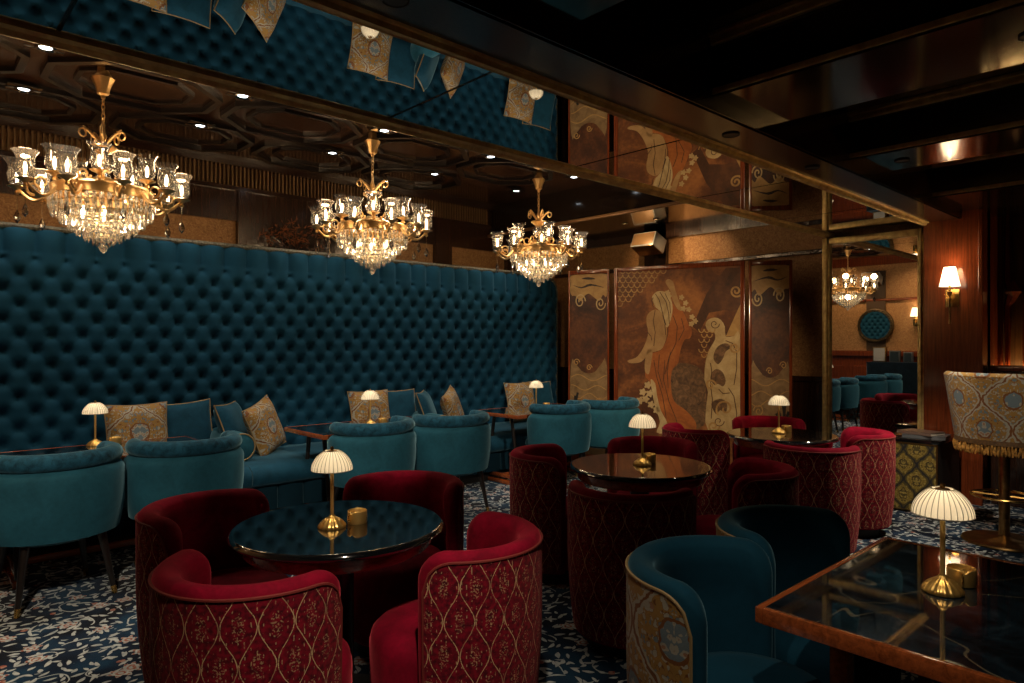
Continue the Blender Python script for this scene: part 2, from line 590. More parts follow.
M = dict(
    red=velvet('red_velvet', (0.22, 0.0015, 0.018), (1.0, 0.12, 0.16), 0.55),
    red_pat=red_damask('red_gold_damask'),
    teal=velvet('teal_velvet', (0.018, 0.100, 0.148), (0.45, 0.85, 1.0), 0.5, 0.3, 5),
    teal_roll=velvet('teal_worn_velvet', (0.013, 0.072, 0.120), (0.5, 0.9, 1.0), 0.5, 0.7, 22),
    teal_wall=velvet('teal_satin', (0.0055, 0.050, 0.096), (0.3, 0.7, 1.0), 0.3, 0.12, 4),
    teal_cush=velvet('teal_cushion_velvet', (0.008, 0.055, 0.098), (0.45, 0.85, 1.0), 0.5, 0.3, 8),
    teal_dark=velvet('dark_teal_velvet', (0.005, 0.050, 0.090), (0.4, 0.8, 1.0), 0.35, 0.2, 5),
    brocade=brocade('gold_blue_brocade', 0.35, 0.42, 1.15, cells=34),
    brocade_s=brocade('gold_grey_damask', 0.46, 0.52, 1.35, off=0.115, cells=32),
    damask_gold=brocade('gold_damask', 0.20, 0.26, 0.85, goldy=1, cells=55),
    piping=plain('gold_cord', (0.34, 0.24, 0.11), 0.6, 0.2),
    teal_pipe=plain('pale_cord', (0.20, 0.20, 0.15), 0.7),
    red_pipe=plain('crimson_cord', (0.20, 0.022, 0.018), 0.7),
    brass=plain('polished_brass', (0.86, 0.54, 0.16), 0.26, 1.0),
    brass_lamp=plain('ribbed_brass', (0.86, 0.56, 0.17), 0.32, 0.85),
    brass_satin=plain('satin_brass', (0.86, 0.56, 0.18), 0.42, 0.7),
    brass_d=plain('aged_brass', (0.34, 0.21, 0.08), 0.35, 1.0, noise=0.3),
    gilt=plain('chandelier_gilt', (0.88, 0.58, 0.26), 0.30, 0.95),
    gold_trim=plain('gilded_moulding', (0.95, 0.60, 0.24), 0.45, 0.55, 0.2, 0.35, 14),
    gold_trim_y=plain('gilded_moulding_across', (0.95, 0.60, 0.24), 0.45, 0.55, 0.2, 0.35, 14),
    gold_trim_z=plain('gilded_moulding_upright', (0.95, 0.60, 0.24), 0.45, 0.55, 0.2, 0.35, 14),
    wood_dark=wood('dark_mahogany', (0.030, 0.012, 0.006), 0.25, 0.5, 0),
    wood_dark_z=wood('dark_mahogany_upright', (0.034, 0.014, 0.007), 0.25, 0.5, 2),
    wood_pier=wood('polished_mahogany', (0.17, 0.036, 0.011), 0.2, 0.7, 2, 3.4),
    wood_edge=wood('glossy_cherry_edge', (0.34, 0.085, 0.024), 0.15, 0.8, 0),
    wood_ebony=plain('ebony_wood', (0.012, 0.009, 0.008), 0.3, 0, 0.5),
    black_gloss=plain('black_lacquer', (0.004, 0.005, 0.006), 0.035, 0, 1.0, spec=0.8),
    black=plain('black_matte', (0.006, 0.006, 0.006), 0.6),
    marble=marble_mat(),
    carpet=carpet_mat(),
    wallpaper=wallpaper_mat(),
    mirror=plain('mirror_silver', (0.80, 0.80, 0.78), 0.008, 1.0),
    glass=thin_glass('etched_glass', (0.97, 0.94, 0.88), 0.05, 1.45, 0.03, 0.10),
    crystal=thin_glass('cut_crystal', (1, 0.95, 0.85), 0.35, 1.6, 0.06, 0.001),
    drop=thin_glass('crystal_pendant', (0.9, 0.95, 1.0), 0.30, 1.6, 0.03),
    bulb=emit('flame_bulb_glow', (1.0, 0.76, 0.46), 16.0),
    lamp_bulb=emit('lamp_bulb_glow', (1.0, 0.72, 0.42), 6.0),
    lens=emit('downlight_lens', (0.85, 0.93, 1.0), 9.0),
    lens_w=emit('small_warm_lens', (1.0, 0.6, 0.25), 6.0),
    shade=shade_mat('pleated_cream_shade', (0.86, 0.82, 0.70), 0.5, 0.10),
    shade_s=shade_mat('lit_linen_shade', (0.9, 0.82, 0.68), 0.5, 1.6),
    shade_rib=plain('shade_wire', (0.36, 0.33, 0.25), 0.6),
    ceil=plain('ceiling_veneer', (0.024, 0.010, 0.005), 0.25, 0, 0.4, 0.4, 6),
    ceil_dark=plain('ceiling_moulding', (0.006, 0.005, 0.005), 0.3, 0, 0.4),
    coffer=plain('coffer_lacquer', (0.010, 0.006, 0.004), 0.12, 0, 0.5),
    fringe=plain('bullion_fringe', (0.42, 0.22, 0.05), 0.5, 0.3, 0, 0.8, 60),
    grille=plain('grille_bronze', (0.20, 0.12, 0.055), 0.45, 0.3),
    paper=plain('book_pages', (0.7, 0.66, 0.56), 0.8),
    book=plain('book_cover', (0.10, 0.11, 0.12), 0.35, 0, 0.3),
    book2=plain('brown_book_cover', (0.15, 0.10, 0.08), 0.35, 0, 0.3),
)

# ------------------------------------------------------------------ the setting
XL, XR, YF, YB, ZC = -0.6, 7.25, -1.6, 6.9, 3.25
ZS, Y1, Y2, Y3 = 2.56, 3.0, 2.07, 1.73      # mirrored soffit: height, far edge, near moulding, near face


def struct(name, mb, mat, parent=None, smooth=False, **kw):
    o = mb.build(name, mat, parent, smooth, **kw)
    if parent is None:
        tag(o, kind='structure')
    return o


struct('floor', MB().box(XL, 7.9, YF, YB, -0.05, 0), M['carpet'])
wl = struct('wall_left', MB().box(XL - 0.1, XL, YF, YB + 0.1, 0, 3.3), M['wallpaper'])
wb = struct('wall_back', MB().box(XL, XR + 0.1, YB, YB + 0.1, 0, 3.3), M['wallpaper'])
wr = struct('wall_right', MB().box(XR, XR + 0.1, 1.57, YB, 0, 3.3), M['wallpaper'])
struct('wall_front', MB().box(XL, 7.9, YF - 0.1, YF, 0, 3.3), M['wood_dark_z'])
struct('wall_alcove', MB().box(7.8, 7.9, YF, 1.67, 0, 3.3), wood('amber_lit_veneer', (0.20, 0.10, 0.04), 0.4, 0.3))
struct('ceiling', MB().box(XL, XR, Y1, YB, ZC, ZC + 0.1), M['ceil'])

# elongated-hexagon mouldings of the far ceiling
hx = MB()
def hexring(cx, cy, a, b, c, wd, z0, z1):
    out = [(cx - a, cy - b + c), (cx - a + c, cy - b), (cx + a - c, cy - b), (cx + a, cy - b + c), (cx + a, cy + b - c), (cx + a - c, cy + b), (cx - a + c, cy + b), (cx - a, cy + b - c)]
    k = lambda q: (cx + (q[0] - cx) * (1 - wd / a), cy + (q[1] - cy) * (1 - wd / b))
    for i in range(8):
        p, q = out[i], out[(i + 1) % 8]
        hx.prism([p, q, k(q), k(p)], z0, z1, 'xy')
for i in range(-1, 7):
    for j, cy in enumerate((3.55, 4.42, 5.29, 6.16)):
        cx = 0.1 + 1.17 * i + (0.585 if j % 2 else 0)
        if cx - 0.5 < XL or cx + 0.5 > 5.85: continue
        hexring(cx, cy, 0.54, 0.42, 0.26, 0.045, ZC - 0.035, ZC)
        hexring(cx, cy, 0.36, 0.26, 0.16, 0.030, ZC - 0.02, ZC)
struct('trim_1', hx, M['ceil_dark'])

# cornice grille and panels on the back wall
cg = MB()
cg.box(XL, 5.9, YB - 0.10, YB, ZC - 0.05, ZC)
cg.box(XL, 5.9, YB - 0.08, YB, 2.96, 3.0)
struct('trim_2', cg, M['wood_dark'])
gm = MB()
x = XL + 0.02
while x < 5.85:
    gm.box(x, x + 0.016, YB - 0.06, YB - 0.02, 3.0, ZC - 0.05)
    x += 0.04
struct('trim_3', gm, M['grille'])
pn = MB()
pn.box(XL, XR, YB - 0.05, YB, 2.66, 2.96)
for x0, x1 in ((-0.6, -0.45), (2.56, 2.70), (3.62, 3.78), (5.0, 5.25), (6.2, 6.5)):
    pn.box(x0, x1, YB - 0.07, YB, 0.0, 2.96)
pn.box(2.70, 3.62, YB - 0.02, YB, 0.0, 2.96)
struct('trim_4', pn, M['wood_dark_z'])
cv = thing('cove_light', 'hidden warm light strip washing the wallpaper behind the tufted wall', 'light strip', (1.0, 6.44, 2.20))
MB().box(-1.45, 1.5, -0.02, 0.03, 0.0, 0.02).build('channel', M['brass_d'], cv)
MB().box(-1.44, 1.49, -0.012, 0.022, 0.02, 0.03).build('diffuser', emit('warm_strip', (1.0, 0.6, 0.26), 5.0), cv, False)
MB().box(-1.4, -1.34, -0.135, 0.0, -0.02, 0.0).box(1.34, 1.4, -0.135, 0.0, -0.02, 0.0).build('bracket', M['black'], cv, False)

# bulkhead over the end wall, frieze and rails
bk = MB().box(5.9, XR, Y1, YB, 2.85, ZC)
struct('ceiling_bulkhead', bk, M['coffer'])
struct('trim_5', MB().box(5.86, 5.905, Y1, YB, 2.84, 2.875, 0.008), plain('bronze_bead', (0.16, 0.08, 0.03), 0.4, 0.3))
rl = MB().box(XR - 0.05, XR, Y1, YB, 2.38, 2.43, 0.01).box(XR - 0.06, XR, Y1, YB, 2.75, 2.85).box(XR - 0.05, XR, Y1, YB, 1.02, 1.08, 0.01).box(XR - 0.025, XR, Y1, YB, 0, 1.02)
struct('trim_6', rl, M['wood_dark_z'])
struct('trim_7', MB().box(XR - 0.06, XR, 4.95, 5.28, 1.08, 2.85), M['wood_dark_z'])

# mirrored soffit
so = MB()
so.box(XL, XR, Y3, Y1, ZS + 0.012, ZC + 0.1)
so.box(XL, XR, Y3, Y2 - 0.08, ZS - 0.004, ZS + 0.02)
so.box(XL, XR, Y3 - 0.004, Y3 + 0.02, ZS - 0.004, 2.80)
struct('ceiling_soffit', so, M['wood_dark'])
def moulding(y, sgn, z=ZS):
    prof = [(0, 0.03), (0, -0.012), (0.016, -0.022), (0.030, -0.012), (0.036, -0.016), (0.052, -0.034), (0.068, -0.030), (0.074, -0.012), (0.085, -0.012), (0.095, -0.0), (0.095, 0.03)]
    return [(y + sgn * p[0], z + p[1]) for p in prof]
g1 = MB().prism(moulding(Y1 - 0.10, 1), XL, XR, 'yz')
g1.box(XL, XR, Y1 - 0.01, Y1 + 0.02, ZS - 0.01, ZS + 0.16)
struct('trim_8', g1, M['gold_trim'])
struct('trim_9', MB().prism(moulding(Y2 + 0.005, -1), XL, XR, 'yz'), M['gold_trim'])
seams = [XL, 0.44, 1.82, 3.20, 4.58, 5.96, XR]
names = ['reflecting the tufted wall above the camera side', 'between the first and second seam strips', 'reflecting gold and teal cushions upside down', 'reflecting the screen figure in orange drapery', 'reflecting the carved scrolls of the screen', 'next to the wall mirror']
for i in range(6):
    o = MB().box(seams[i] + 0.008, seams[i + 1] - 0.008, Y2 - 0.01, Y1 - 0.09, ZS, ZS + 0.012).build('ceiling_mirror', M['mirror'], smooth=False)
    tag(o, 'ceiling mirror panel in gold moulding, ' + names[i], 'mirror', 'mirror panels of the soffit')

# coffered ceiling of the near zone
cf = MB()
cf.box(XL, 7.9, YF, Y3, 2.92, 3.3)
struct('ceiling_near', cf, M['coffer'])
beams = [(-0.6, 0.1), (1.25, 1.85), (2.90, 3.50), (4.55, 5.05), (6.25, 7.8)]
bmb = MB(); gl = MB()
for a, b in beams:
    bmb.box(a, b, YF, Y3, 2.62, 2.95)
for yy in (-0.1, -1.3):
    bmb.box(XL, 7.6, yy - 0.2, yy + 0.2, 2.60, 2.95)
struct('ceiling_beams', bmb, M['coffer'])
for a, b in beams:
    for e, s in ((a, -1), (b, 1)):
        if e <= XL or e > 7.5: continue
        gl.box(min(e, e + s * 0.03), max(e, e + s * 0.03), 0.1, Y3, 2.86, 2.92, 0.008)
        gl.box(min(e, e + s * 0.045), max(e, e + s * 0.045), 0.1, Y3, 2.895, 2.92, 0.005)
        gl.box(min(e, e + s * 0.012), max(e, e + s * 0.012), 0.1, Y3, 2.63, 2.66, 0.004)
struct('trim_10', gl, M['gold_trim_y'])

# mahogany pier, alcove side
pr = MB().box(7.08, XR + 0.1, 1.57, 2.03, 0, ZS + 0.06)
pr.box(7.06, 7.1, 1.565, 1.60, 0, ZS + 0.06, 0.006)
struct('wall_pier', pr, M['wood_pier'])
struct('trim_11', MB().box(7.35, 7.8, 1.57, 1.67, 0, 3.3), M['wood_pier'])
rb = MB()
for yy, r in ((1.555, 0.02), (1.50, 0.016), (1.36, 0.03)):
    rb.tube([(7.66, yy, 1.2), (7.66, yy, 2.9)], r, 10)
path = [(7.65, 1.50, 1.2), (7.65, 1.50, 1.78), (7.63, 1.46, 1.9), (7.65, 1.50, 2.02), (7.65, 1.50, 2.9)]
rb.tube(path, [0.02, 0.03, 0.045, 0.03, 0.02], 6)
rb.lathe([(0.001, -0.11), (0.075, 0), (0.001, 0.11)], 6, (7.64, 1.45, 1.91))
rb.box(7.64, 7.8, 1.22, 1.31, 1.2, 2.9, 0.01)
struct('trim_12', rb, M['wood_pier'])

# dado and upright dark brown strip of the left wall (seen in the mirror)
dd = MB().box(XL, XL + 0.03, Y1, YB, 0, 1.16).box(XL, XL + 0.07, Y1, YB, 1.14, 1.26, 0.015).box(XL, XL + 0.05, Y1, YB, 2.28, 2.33, 0.01).box(XL, XL + 0.08, Y1, YB, 3.02, 3.2)
for yy in (3.4, 4.0, 4.6, 5.2, 5.8, 6.4):
    dd.box(XL, XL + 0.045, yy, yy + 0.42, 0.25, 0.95, 0.015)
struct('trim_13', dd, M['wood_pier'])
struct('trim_14', MB().box(XL, XL + 0.04, 4.98, 5.34, 1.26, 2.9), plain('dark_brown_strip', (0.06, 0.032, 0.014), 0.5))

# ------------------------------------------------------------------ wall mirror
wm = thing('wall_mirror', 'tall wall mirror in a slim gold frame beside the lit sconce', 'mirror', (7.2, 2.52, 0))
MB().box(-0.015, 0.03, -0.42, 0.40, 0.12, 2.46).build('mirror_glass', M['mirror'], wm, False)
for y0, y1 in ((-0.475, -0.415), (0.395, 0.475)):
    MB().box(-0.05, 0.05, y0, y1, 0.05, 2.52, 0.008).box(-0.07, -0.03, y0 + 0.02, y1 - 0.02, 0.05, 2.52, 0.006).build('frame_stile', M['gold_trim_z'], wm)
for z0, z1 in ((2.455, 2.52), (0.04, 0.125)):
    MB().box(-0.05, 0.05, -0.475, 0.475, z0, z1, 0.008).build('frame_rail', M['gold_trim_y'], wm)

# ------------------------------------------------------------------ banquette with tall tufted back
bq = thing('banquette', 'long teal velvet banquette with tall button-tufted back along the far wall', 'sofa', (0, 6.2, 0))
BX0, BX1, BZ0, BZ1 = -0.55, 6.50, 0.44, 2.31
TW, TH, ZLAST = 0.2, 0.23, 2.07
nx, nz = int((BX1 - BX0) / 0.0111), 190
def tuft(x, z):
    p = x / TW; q = z / TH
    s_, t_ = p + q, p - q
    fs = abs(math.sin(PI * s_)); ft = abs(math.sin(PI * t_))
    # quilting: deep button dimples, faint folds along the diagonals
    ds = s_ - round(s_); dt = t_ - round(t_)
    bx = 0.5 * (ds + dt) * TW; bz = 0.5 * (ds - dt) * TH
    rm = math.hypot(bx, bz)
    return 0.050 * (1 - math.exp(-(rm / 0.031) ** 1.3)) + 0.009 * (fs * ft) ** 0.30
def pleat(x):
    p = 2 * x / TW
    q = abs(math.sin(PI * (p / 2)))
    return 0.055 * q ** 0.75
QOFF = round(ZLAST / TH) * TH
def bfn(i, j):
    x = BX0 + (BX1 - BX0) * i / (nx - 1)
    z = BZ0 + (BZ1 - BZ0) * j / (nz - 1)
    zz = z - ZLAST + QOFF
    k = min(1, max(0, (z - ZLAST + 0.0) / 0.05))
    h = tuft(x, zz) if z < ZLAST else (1 - k) * tuft(x, zz) + k * pleat(x)
    e = (BZ1 - z)
    fall = 1.0
    if e < 0.12: fall = math.sqrt(max(0, 1 - (1 - e / 0.12) ** 2))
    ex = BX1 - x
    rr = 0.22
    zmax = BZ1
    if ex < rr:
        zmax = BZ1 - rr + math.sqrt(max(0, rr * rr - (rr - ex) ** 2))
        fall *= math.sqrt(max(0.0, 1 - (1 - ex / rr) ** 2)) ** 0.8
    z = BZ0 + (z - BZ0) * (zmax - BZ0) / (BZ1 - BZ0)
    return ((x, -(h * fall), z), (x, z))
MB().grid(nx, nz, bfn).build('tufted_back', M['teal_wall'], bq, sharp=180)
# core of the back: rounded end, depth 9 cm
ol = [(BX0, 0.0), (BX0, BZ1)]
for k in range(13):
    a = PI / 2 * (1 - k / 12)
    ol.append((BX1 - 0.22 + 0.22 * math.cos(a), BZ1 - 0.22 + 0.22 * math.sin(a)))
ol.append((BX1, 0.0))
MB().prism(ol, 0.002, 0.10, 'xz').build('back_core', M['teal_dark'], bq)
tp = [(BX0, 0.0, BZ1)] + [(p[0], 0.0, p[1]) for p in ol[2:-1]] + [(BX1, 0.0, 0.45)]
MB().tube(tp, 0.024, 8).build('gimp_border', plain('woven_gimp', (0.11, 0.105, 0.075), 0.7, 0.1, 0, 0.9, 60), bq)
seat = MB()
sp = [(0.0, 0.30), (-0.93, 0.30), (-0.965, 0.33), (-0.975, 0.38), (-0.96, 0.43), (-0.90, 0.465), (-0.5, 0.475), (0.0, 0.465)]
edges = [BX0, 0.05, 2.07, 4.09, 5.90]
for a, b in zip(edges[:-1], edges[1:]):
    seat.prism(sp, a + 0.004, b - 0.004, 'yz')
seat.prism([(p[0] * 0.60, p[1]) for p in sp], 5.90, 6.36, 'yz')
seat.build('seat', M['teal_cush'], bq, sharp=50)
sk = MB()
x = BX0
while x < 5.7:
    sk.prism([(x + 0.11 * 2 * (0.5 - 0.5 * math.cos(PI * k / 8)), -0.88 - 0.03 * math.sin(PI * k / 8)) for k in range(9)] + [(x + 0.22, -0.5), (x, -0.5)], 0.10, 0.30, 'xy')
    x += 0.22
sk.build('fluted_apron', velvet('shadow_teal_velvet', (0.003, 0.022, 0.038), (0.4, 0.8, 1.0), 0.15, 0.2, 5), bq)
MB().box(BX0, 5.88, -0.84, 0.0, 0.0, 0.10).box(5.88, 6.34, -0.5, 0.0, 0.0, 0.30).build('plinth', M['black'], bq)


def bolster(x, label):
    t = thing('bolster', label, 'cushion', (x, 5.86, 0.475 + 0.115), 0, 'round bolsters dividing the banquette')
    prof = [(0.001, -0.34), (0.09, -0.34), (0.11, -0.325), (0.115, -0.29), (0.115, 0.20), (0.10, 0.22), (0.001, 0.22)]
    MB().lathe(prof, 28).xform(Matrix.Rotation(-PI / 2, 4, 'X')).build('bolster_body', M['teal'], t)
    ring = [(0.108 * math.cos(2 * PI * k / 32), -0.333, 0.108 * math.sin(2 * PI * k / 32)) for k in range(33)]
    MB().tube(ring, 0.006, 6).build('piping', M['piping'], t)
    return t
bolster(2.10, 'round teal bolster beside the upright gold cushion, between first and second tables')
bolster(4.13, 'round teal bolster between the second and third banquette tables')


def cushion_mesh(wd, ht, th):
    mb = MB(); n = 15
    for sgn in (-1, 1):
        def fn(i, j):
            a = -1 + 2 * i / (n - 1); b = -1 + 2 * j / (n - 1)
            k = (max(0, (1 - a ** 4)) * max(0, (1 - b ** 4))) ** 0.5
            x = a * wd / 2 * (1 - 0.07 * (1 - b * b)); z = b * ht / 2 * (1 - 0.07 * (1 - a * a))
            return ((x, sgn * th / 2 * k, z + ht / 2), (x, z))
        mb.grid(n, n, fn)
    return mb
def cush_edge(wd, ht):
    pts = []
    for a, b, c, d in ((-1, -1, 1, -1), (1, -1, 1, 1), (1, 1, -1, 1), (-1, 1, -1, -1)):
        for k in range(8):
            t = k / 8
            u, v = a + (c - a) * t, b + (d - b) * t
            pts.append((u * wd / 2 * (1 - 0.07 * (1 - v * v)), 0, v * ht / 2 * (1 - 0.07 * (1 - u * u)) + ht / 2))
    return pts + [pts[0]]
def cushion(kind, x, y, rz, lean, label, roll=0, size=0.45, z=0.478):
    t = thing('scatter_cushion', label, 'cushion', (x, y, z), 0, 'scatter cushions on the banquette')
    t.rotation_euler = (math.radians(lean), math.radians(roll), math.radians(rz))
    h = size * 1.06
    cushion_mesh(size, h, 0.15).build('cushion_cover', M['brocade_s'] if kind == 'g' else M['teal_cush'], t, sharp=80)
    MB().tube(cush_edge(size, h), 0.006, 6, False).build('piping', M['piping'], t)
    return t
cushion('g', 1.45, 5.93, 0, -14, 'gold and grey damask cushion behind the lamp of the first banquette table', size=0.46)
cushion('t', 1.83, 5.99, -8, -16, 'plain teal cushion tucked beside the widest damask cushion', roll=-4)
cushion('t', 2.24, 5.86, 48, -20, 'plain teal cushion leaning over the first round bolster', size=0.44)
cushion('g', 2.50, 5.82, 40, -16, 'narrow gold damask cushion seen edge-on right of the first bolster', size=0.44, roll=-14)
cushion('g', 3.57, 5.93, 0, -14, 'gold damask cushion standing behind the lamp of the second banquette table', size=0.46)
cushion('t', 3.93, 5.99, -6, -16, 'plain teal cushion right of the second table lamp')
cushion('t', 4.27, 5.86, 44, -20, 'plain teal cushion leaning over the second round bolster', size=0.44)
cushion('g', 4.58, 5.82, 40, -16, 'gold damask cushion turned sideways between second and third banquette tables', size=0.44, roll=-14)
cushion('g', 5.66, 5.93, 0, -14, 'gold damask cushion behind the lamp of the third banquette table', size=0.46)
cushion('t', 6.04, 5.99, -6, -16, 'plain teal cushion at the far end of the banquette')


# ------------------------------------------------------------------ chairs
def tub_back(R, zb, zt, th, A, taper=0.03, roll=0.022, sy=1.0, n=57):
    """closed swept shell; the chair faces +y, its back is at -y"""
    ns = 30
    La = 2 * A * R
    def fn(i, j):
        q = i / (n - 1)
        q = 0.5 - 0.5 * math.cos(PI * q) if True else q
        a = -A + 2 * A * q
        e = min(q, 1 - q) * La
        f = math.sqrt(max(0.0, 1 - (1 - min(1, e / 0.055)) ** 2))
        top = zt - 0.11 * (1 - math.sqrt(max(0.0, 1 - (1 - min(1, e / 0.11)) ** 2)))
        k = j / ns
        h = th / 2
        if k < 0.36:
            t = k / 0.36; z = zb + (top - h - zb) * t; off = h
        elif k < 0.64:
            t = (k - 0.36) / 0.28; an = PI * t
            z = top - h + h * math.sin(an); off = h * math.cos(an)
        else:
            t = (k - 0.64) / 0.36; z = top - h - (top - h - zb) * t; off = -h
        tz = (z - zb) / max(1e-6, (zt - zb))
        r_mid = R - th / 2 - taper * (1 - min(1, tz * 1.6)) ** 2
        bul = roll * math.exp(-((z - (top - 0.06)) / 0.07) ** 2)
        if off < 0: off -= bul * min(1, -off / h)
        off *= f
        r = r_mid + off
        return ((r * math.sin(a), -sy * r * math.cos(a), z), (a * R, z))
    return MB().grid(n, ns, fn, cv=True, capu=True)


def tub_cover(R, zb, zt, A, taper, sy=1.0, n=49, drop=0.045):
    La = 2 * A * R
    edge = []
    def pos(i, j, off):
        q = i / (n - 1)
        a = -A + 2 * A * q
        e = min(q, 1 - q) * La
        top = zt - drop - 0.10 * (1 - math.sqrt(max(0.0, 1 - (1 - min(1, e / 0.10)) ** 2)))
        z = zb + (top - zb) * j
        tz = (z - zb) / (zt - zb)
        r = R + off - taper * (1 - min(1, tz * 1.6)) ** 2
        return (r * math.sin(a), -sy * r * math.cos(a), z), (a * R, z)
    mb = MB().grid(n, 14, lambda i, j: pos(i, j / 13, 0.005))
    edge = [pos(0, 0.0, 0.004)[0], pos(0, 0.5, 0.004)[0]] + [pos(i, 1.0, 0.004)[0] for i in range(n)] + [pos(n - 1, 0.5, 0.004)[0], pos(n - 1, 0, 0.004)[0]]
    return mb, edge


def tub_chair(vel, cov, pipe, R=0.30, zt=0.768, zs=0.44, A=math.radians(101), name='tub_chair', th=0.062):
    t = thing(name, '', 'chair')
    tub_back(R, 0.075, zt, th, A).build('backrest', vel, t, sharp=70)
    Ac = A - 0.035 / R
    mb, edge = tub_cover(R, 0.085, zt, Ac, 0.03, drop=0.028)
    mb.build('back_cover', cov, t, sharp=80)
    MB().tube(edge, 0.005, 6).build('piping', pipe, t)
    prof = [(0.001, 0.075), (0.21, 0.075), (0.235, 0.11), (0.245, 0.22), (0.248, zs - 0.07), (0.240, zs - 0.035), (0.215, zs - 0.01), (0.15, zs + 0.006), (0.001, zs + 0.012)]
    MB().lathe(prof, 40, (0, 0.075, 0), 1.0, 1.02).build('seat', vel, t, sharp=80)
    MB().lathe([(0.001, 0.0), (0.22, 0.0), (0.22, 0.085), (0.001, 0.085)], 32, (0, 0.02, 0)).build('plinth', M['black'], t)
    return t


def place(proto, x, y, face, label, group, first):
    o = proto if first else copy_tree(proto)
    o.location = (x, y, 0)
    o.rotation_euler = (0, 0, face - PI / 2)
    o['label'] = label; o['group'] = group
    return o

red_proto = tub_chair(M['red'], M['red_pat'], M['red_pipe'])
T1, T2, T3 = (1.315, 2.445), (3.25, 2.42), (5.15, 2.47)
reds = [
    (0.86, 2.13, T1, 25, 'red velvet tub chair with gold-patterned back nearest the lower left of the first round table'),
    (1.525, 1.945, T1, 124, 'red tub chair with its gold-patterned back turned to us, right of the foremost chair'),
    (1.84, 2.8, T1, None, 'red tub chair on the far right side of the foremost round table'),
    (1.02, 2.95, T1, None, 'red tub chair on the far left of the foremost round table, showing its inner back'),
    (2.64, 2.02, T2, 28, 'dark-backed red tub chair in front of the middle round table'),
    (3.09, 2.93, T2, -48, 'red tub chair on the left of the middle round table, below the teal armchairs'),
    (3.46, 1.9, T2, 122, 'red tub chair right of the middle round table, behind the unlit blue chair'),
    (3.83, 2.75, T2, None, 'red tub chair behind the middle round table with only its rim showing'),
    (4.6, 2.0, T3, 22, 'red tub chair with lit patterned back in front of the farthest round table'),
    (4.83, 2.99, T3, -18, 'red tub chair between the middle and farthest round tables with pattern showing'),
    (5.43, 2.06, T3, 115, 'red tub chair nearest the gold damask cabinet and wall mirror'),
    (5.7, 2.85, T3, None, 'red tub chair behind the farthest lamp, in front of the painted screen'),
]
for i, (x, y, T, face, lab) in enumerate(reds):
    a = math.atan2(T[1] - y, T[0] - x) if face is None else math.radians(face)
    place(red_proto, x, y, a, lab, 'red tub chairs around the round tables', i == 0)

blue_tub = tub_chair(M['teal_dark'], M['brocade'], M['piping'], R=0.295, name='tub_chair', zt=0.785)
place(blue_tub, 1.87, 1.07, math.radians(-82), 'blue velvet tub chair with gold brocade outside, nearest the marble table corner', 'blue tub chairs at the marble table', True)
place(blue_tub, 2.47, 1.11, math.radians(-95), 'blue tub chair in deep shade behind the marble table and the nearer blue chair', 'blue tub chairs at the marble table', False)


def barrel_chair():
    t = thing('armchair', '', 'chair')
    A = math.radians(118)
    tub_back(0.352, 0.37, 0.752, 0.10, A, taper=0.028, roll=0.0, sy=0.92).build('backrest', M['teal'], t, sharp=70)
    n = 49
    pts = []; rad = []
    Ar = A - 0.06
    for i in range(n):
        q = i / (n - 1); a = -Ar + 2 * Ar * q
        e = min(q, 1 - q) * 2 * Ar * 0.3
        pts.append((0.292 * math.sin(a), -0.92 * 0.292 * math.cos(a), 0.795))
        rad.append(max(0.004, 0.050 * math.sqrt(max(0, 1 - (1 - min(1, e / 0.05)) ** 2))))
    MB().tube(pts, rad, 14).build('top_roll', M['teal_roll'], t, sharp=80)
    MB().lathe([(0.001, 0.33), (0.22, 0.335), (0.285, 0.365), (0.30, 0.40), (0.001, 0.41)], 36, (0, 0.02, 0), 1, 1.0).build('seat_base', M['teal'], t)
    MB().lathe([(0.001, 0.39), (0.245, 0.39), (0.262, 0.42), (0.255, 0.455), (0.21, 0.475), (0.001, 0.48)], 36, (0, 0.075, 0), 1.0, 1.06).build('seat', M['teal'], t, sharp=80)
    for sx in (-1, 1):
        for sy in (-1, 1):
            a = Vector((sx * 0.185, sy * 0.18 + 0.01, 0.35)); b = Vector((sx * 0.235, sy * 0.235 + 0.01, 0.0))
            l = MB().tube([a, b], [0.024, 0.012], 10).build('leg', M['wood_ebony'], t)
            MB().tube([b + (a - b) * 0.002, b + (a - b) * 0.13], [0.0128, 0.0150], 10).build('ferrule', M['brass'], l)
    return t
bl = barrel_chair()
blues = [
    (0.69, 4.61, 97, 'teal velvet armchair with padded top roll and brass-tipped legs, cut by the left edge'),
    (1.40, 4.63, 88, 'teal armchair behind the upper left red tub chair, at the first banquette table'),
    (2.76, 4.61, 96, 'teal armchair hiding part of the second banquette table, above the foremost table lamp'),
    (3.52, 4.60, 84, 'teal armchair with one tapered leg standing on open carpet, at the second table'),
    (4.91, 4.66, 94, 'teal armchair drawn up to the third banquette table, left of its pair'),
    (5.64, 4.61, 86, 'teal armchair closest to the painted screen figure'),
]
for i, (x, y, f, lab) in enumerate(blues):
    place(bl, x, y, math.radians(f), lab, 'teal armchairs at the banquette tables', i == 0)

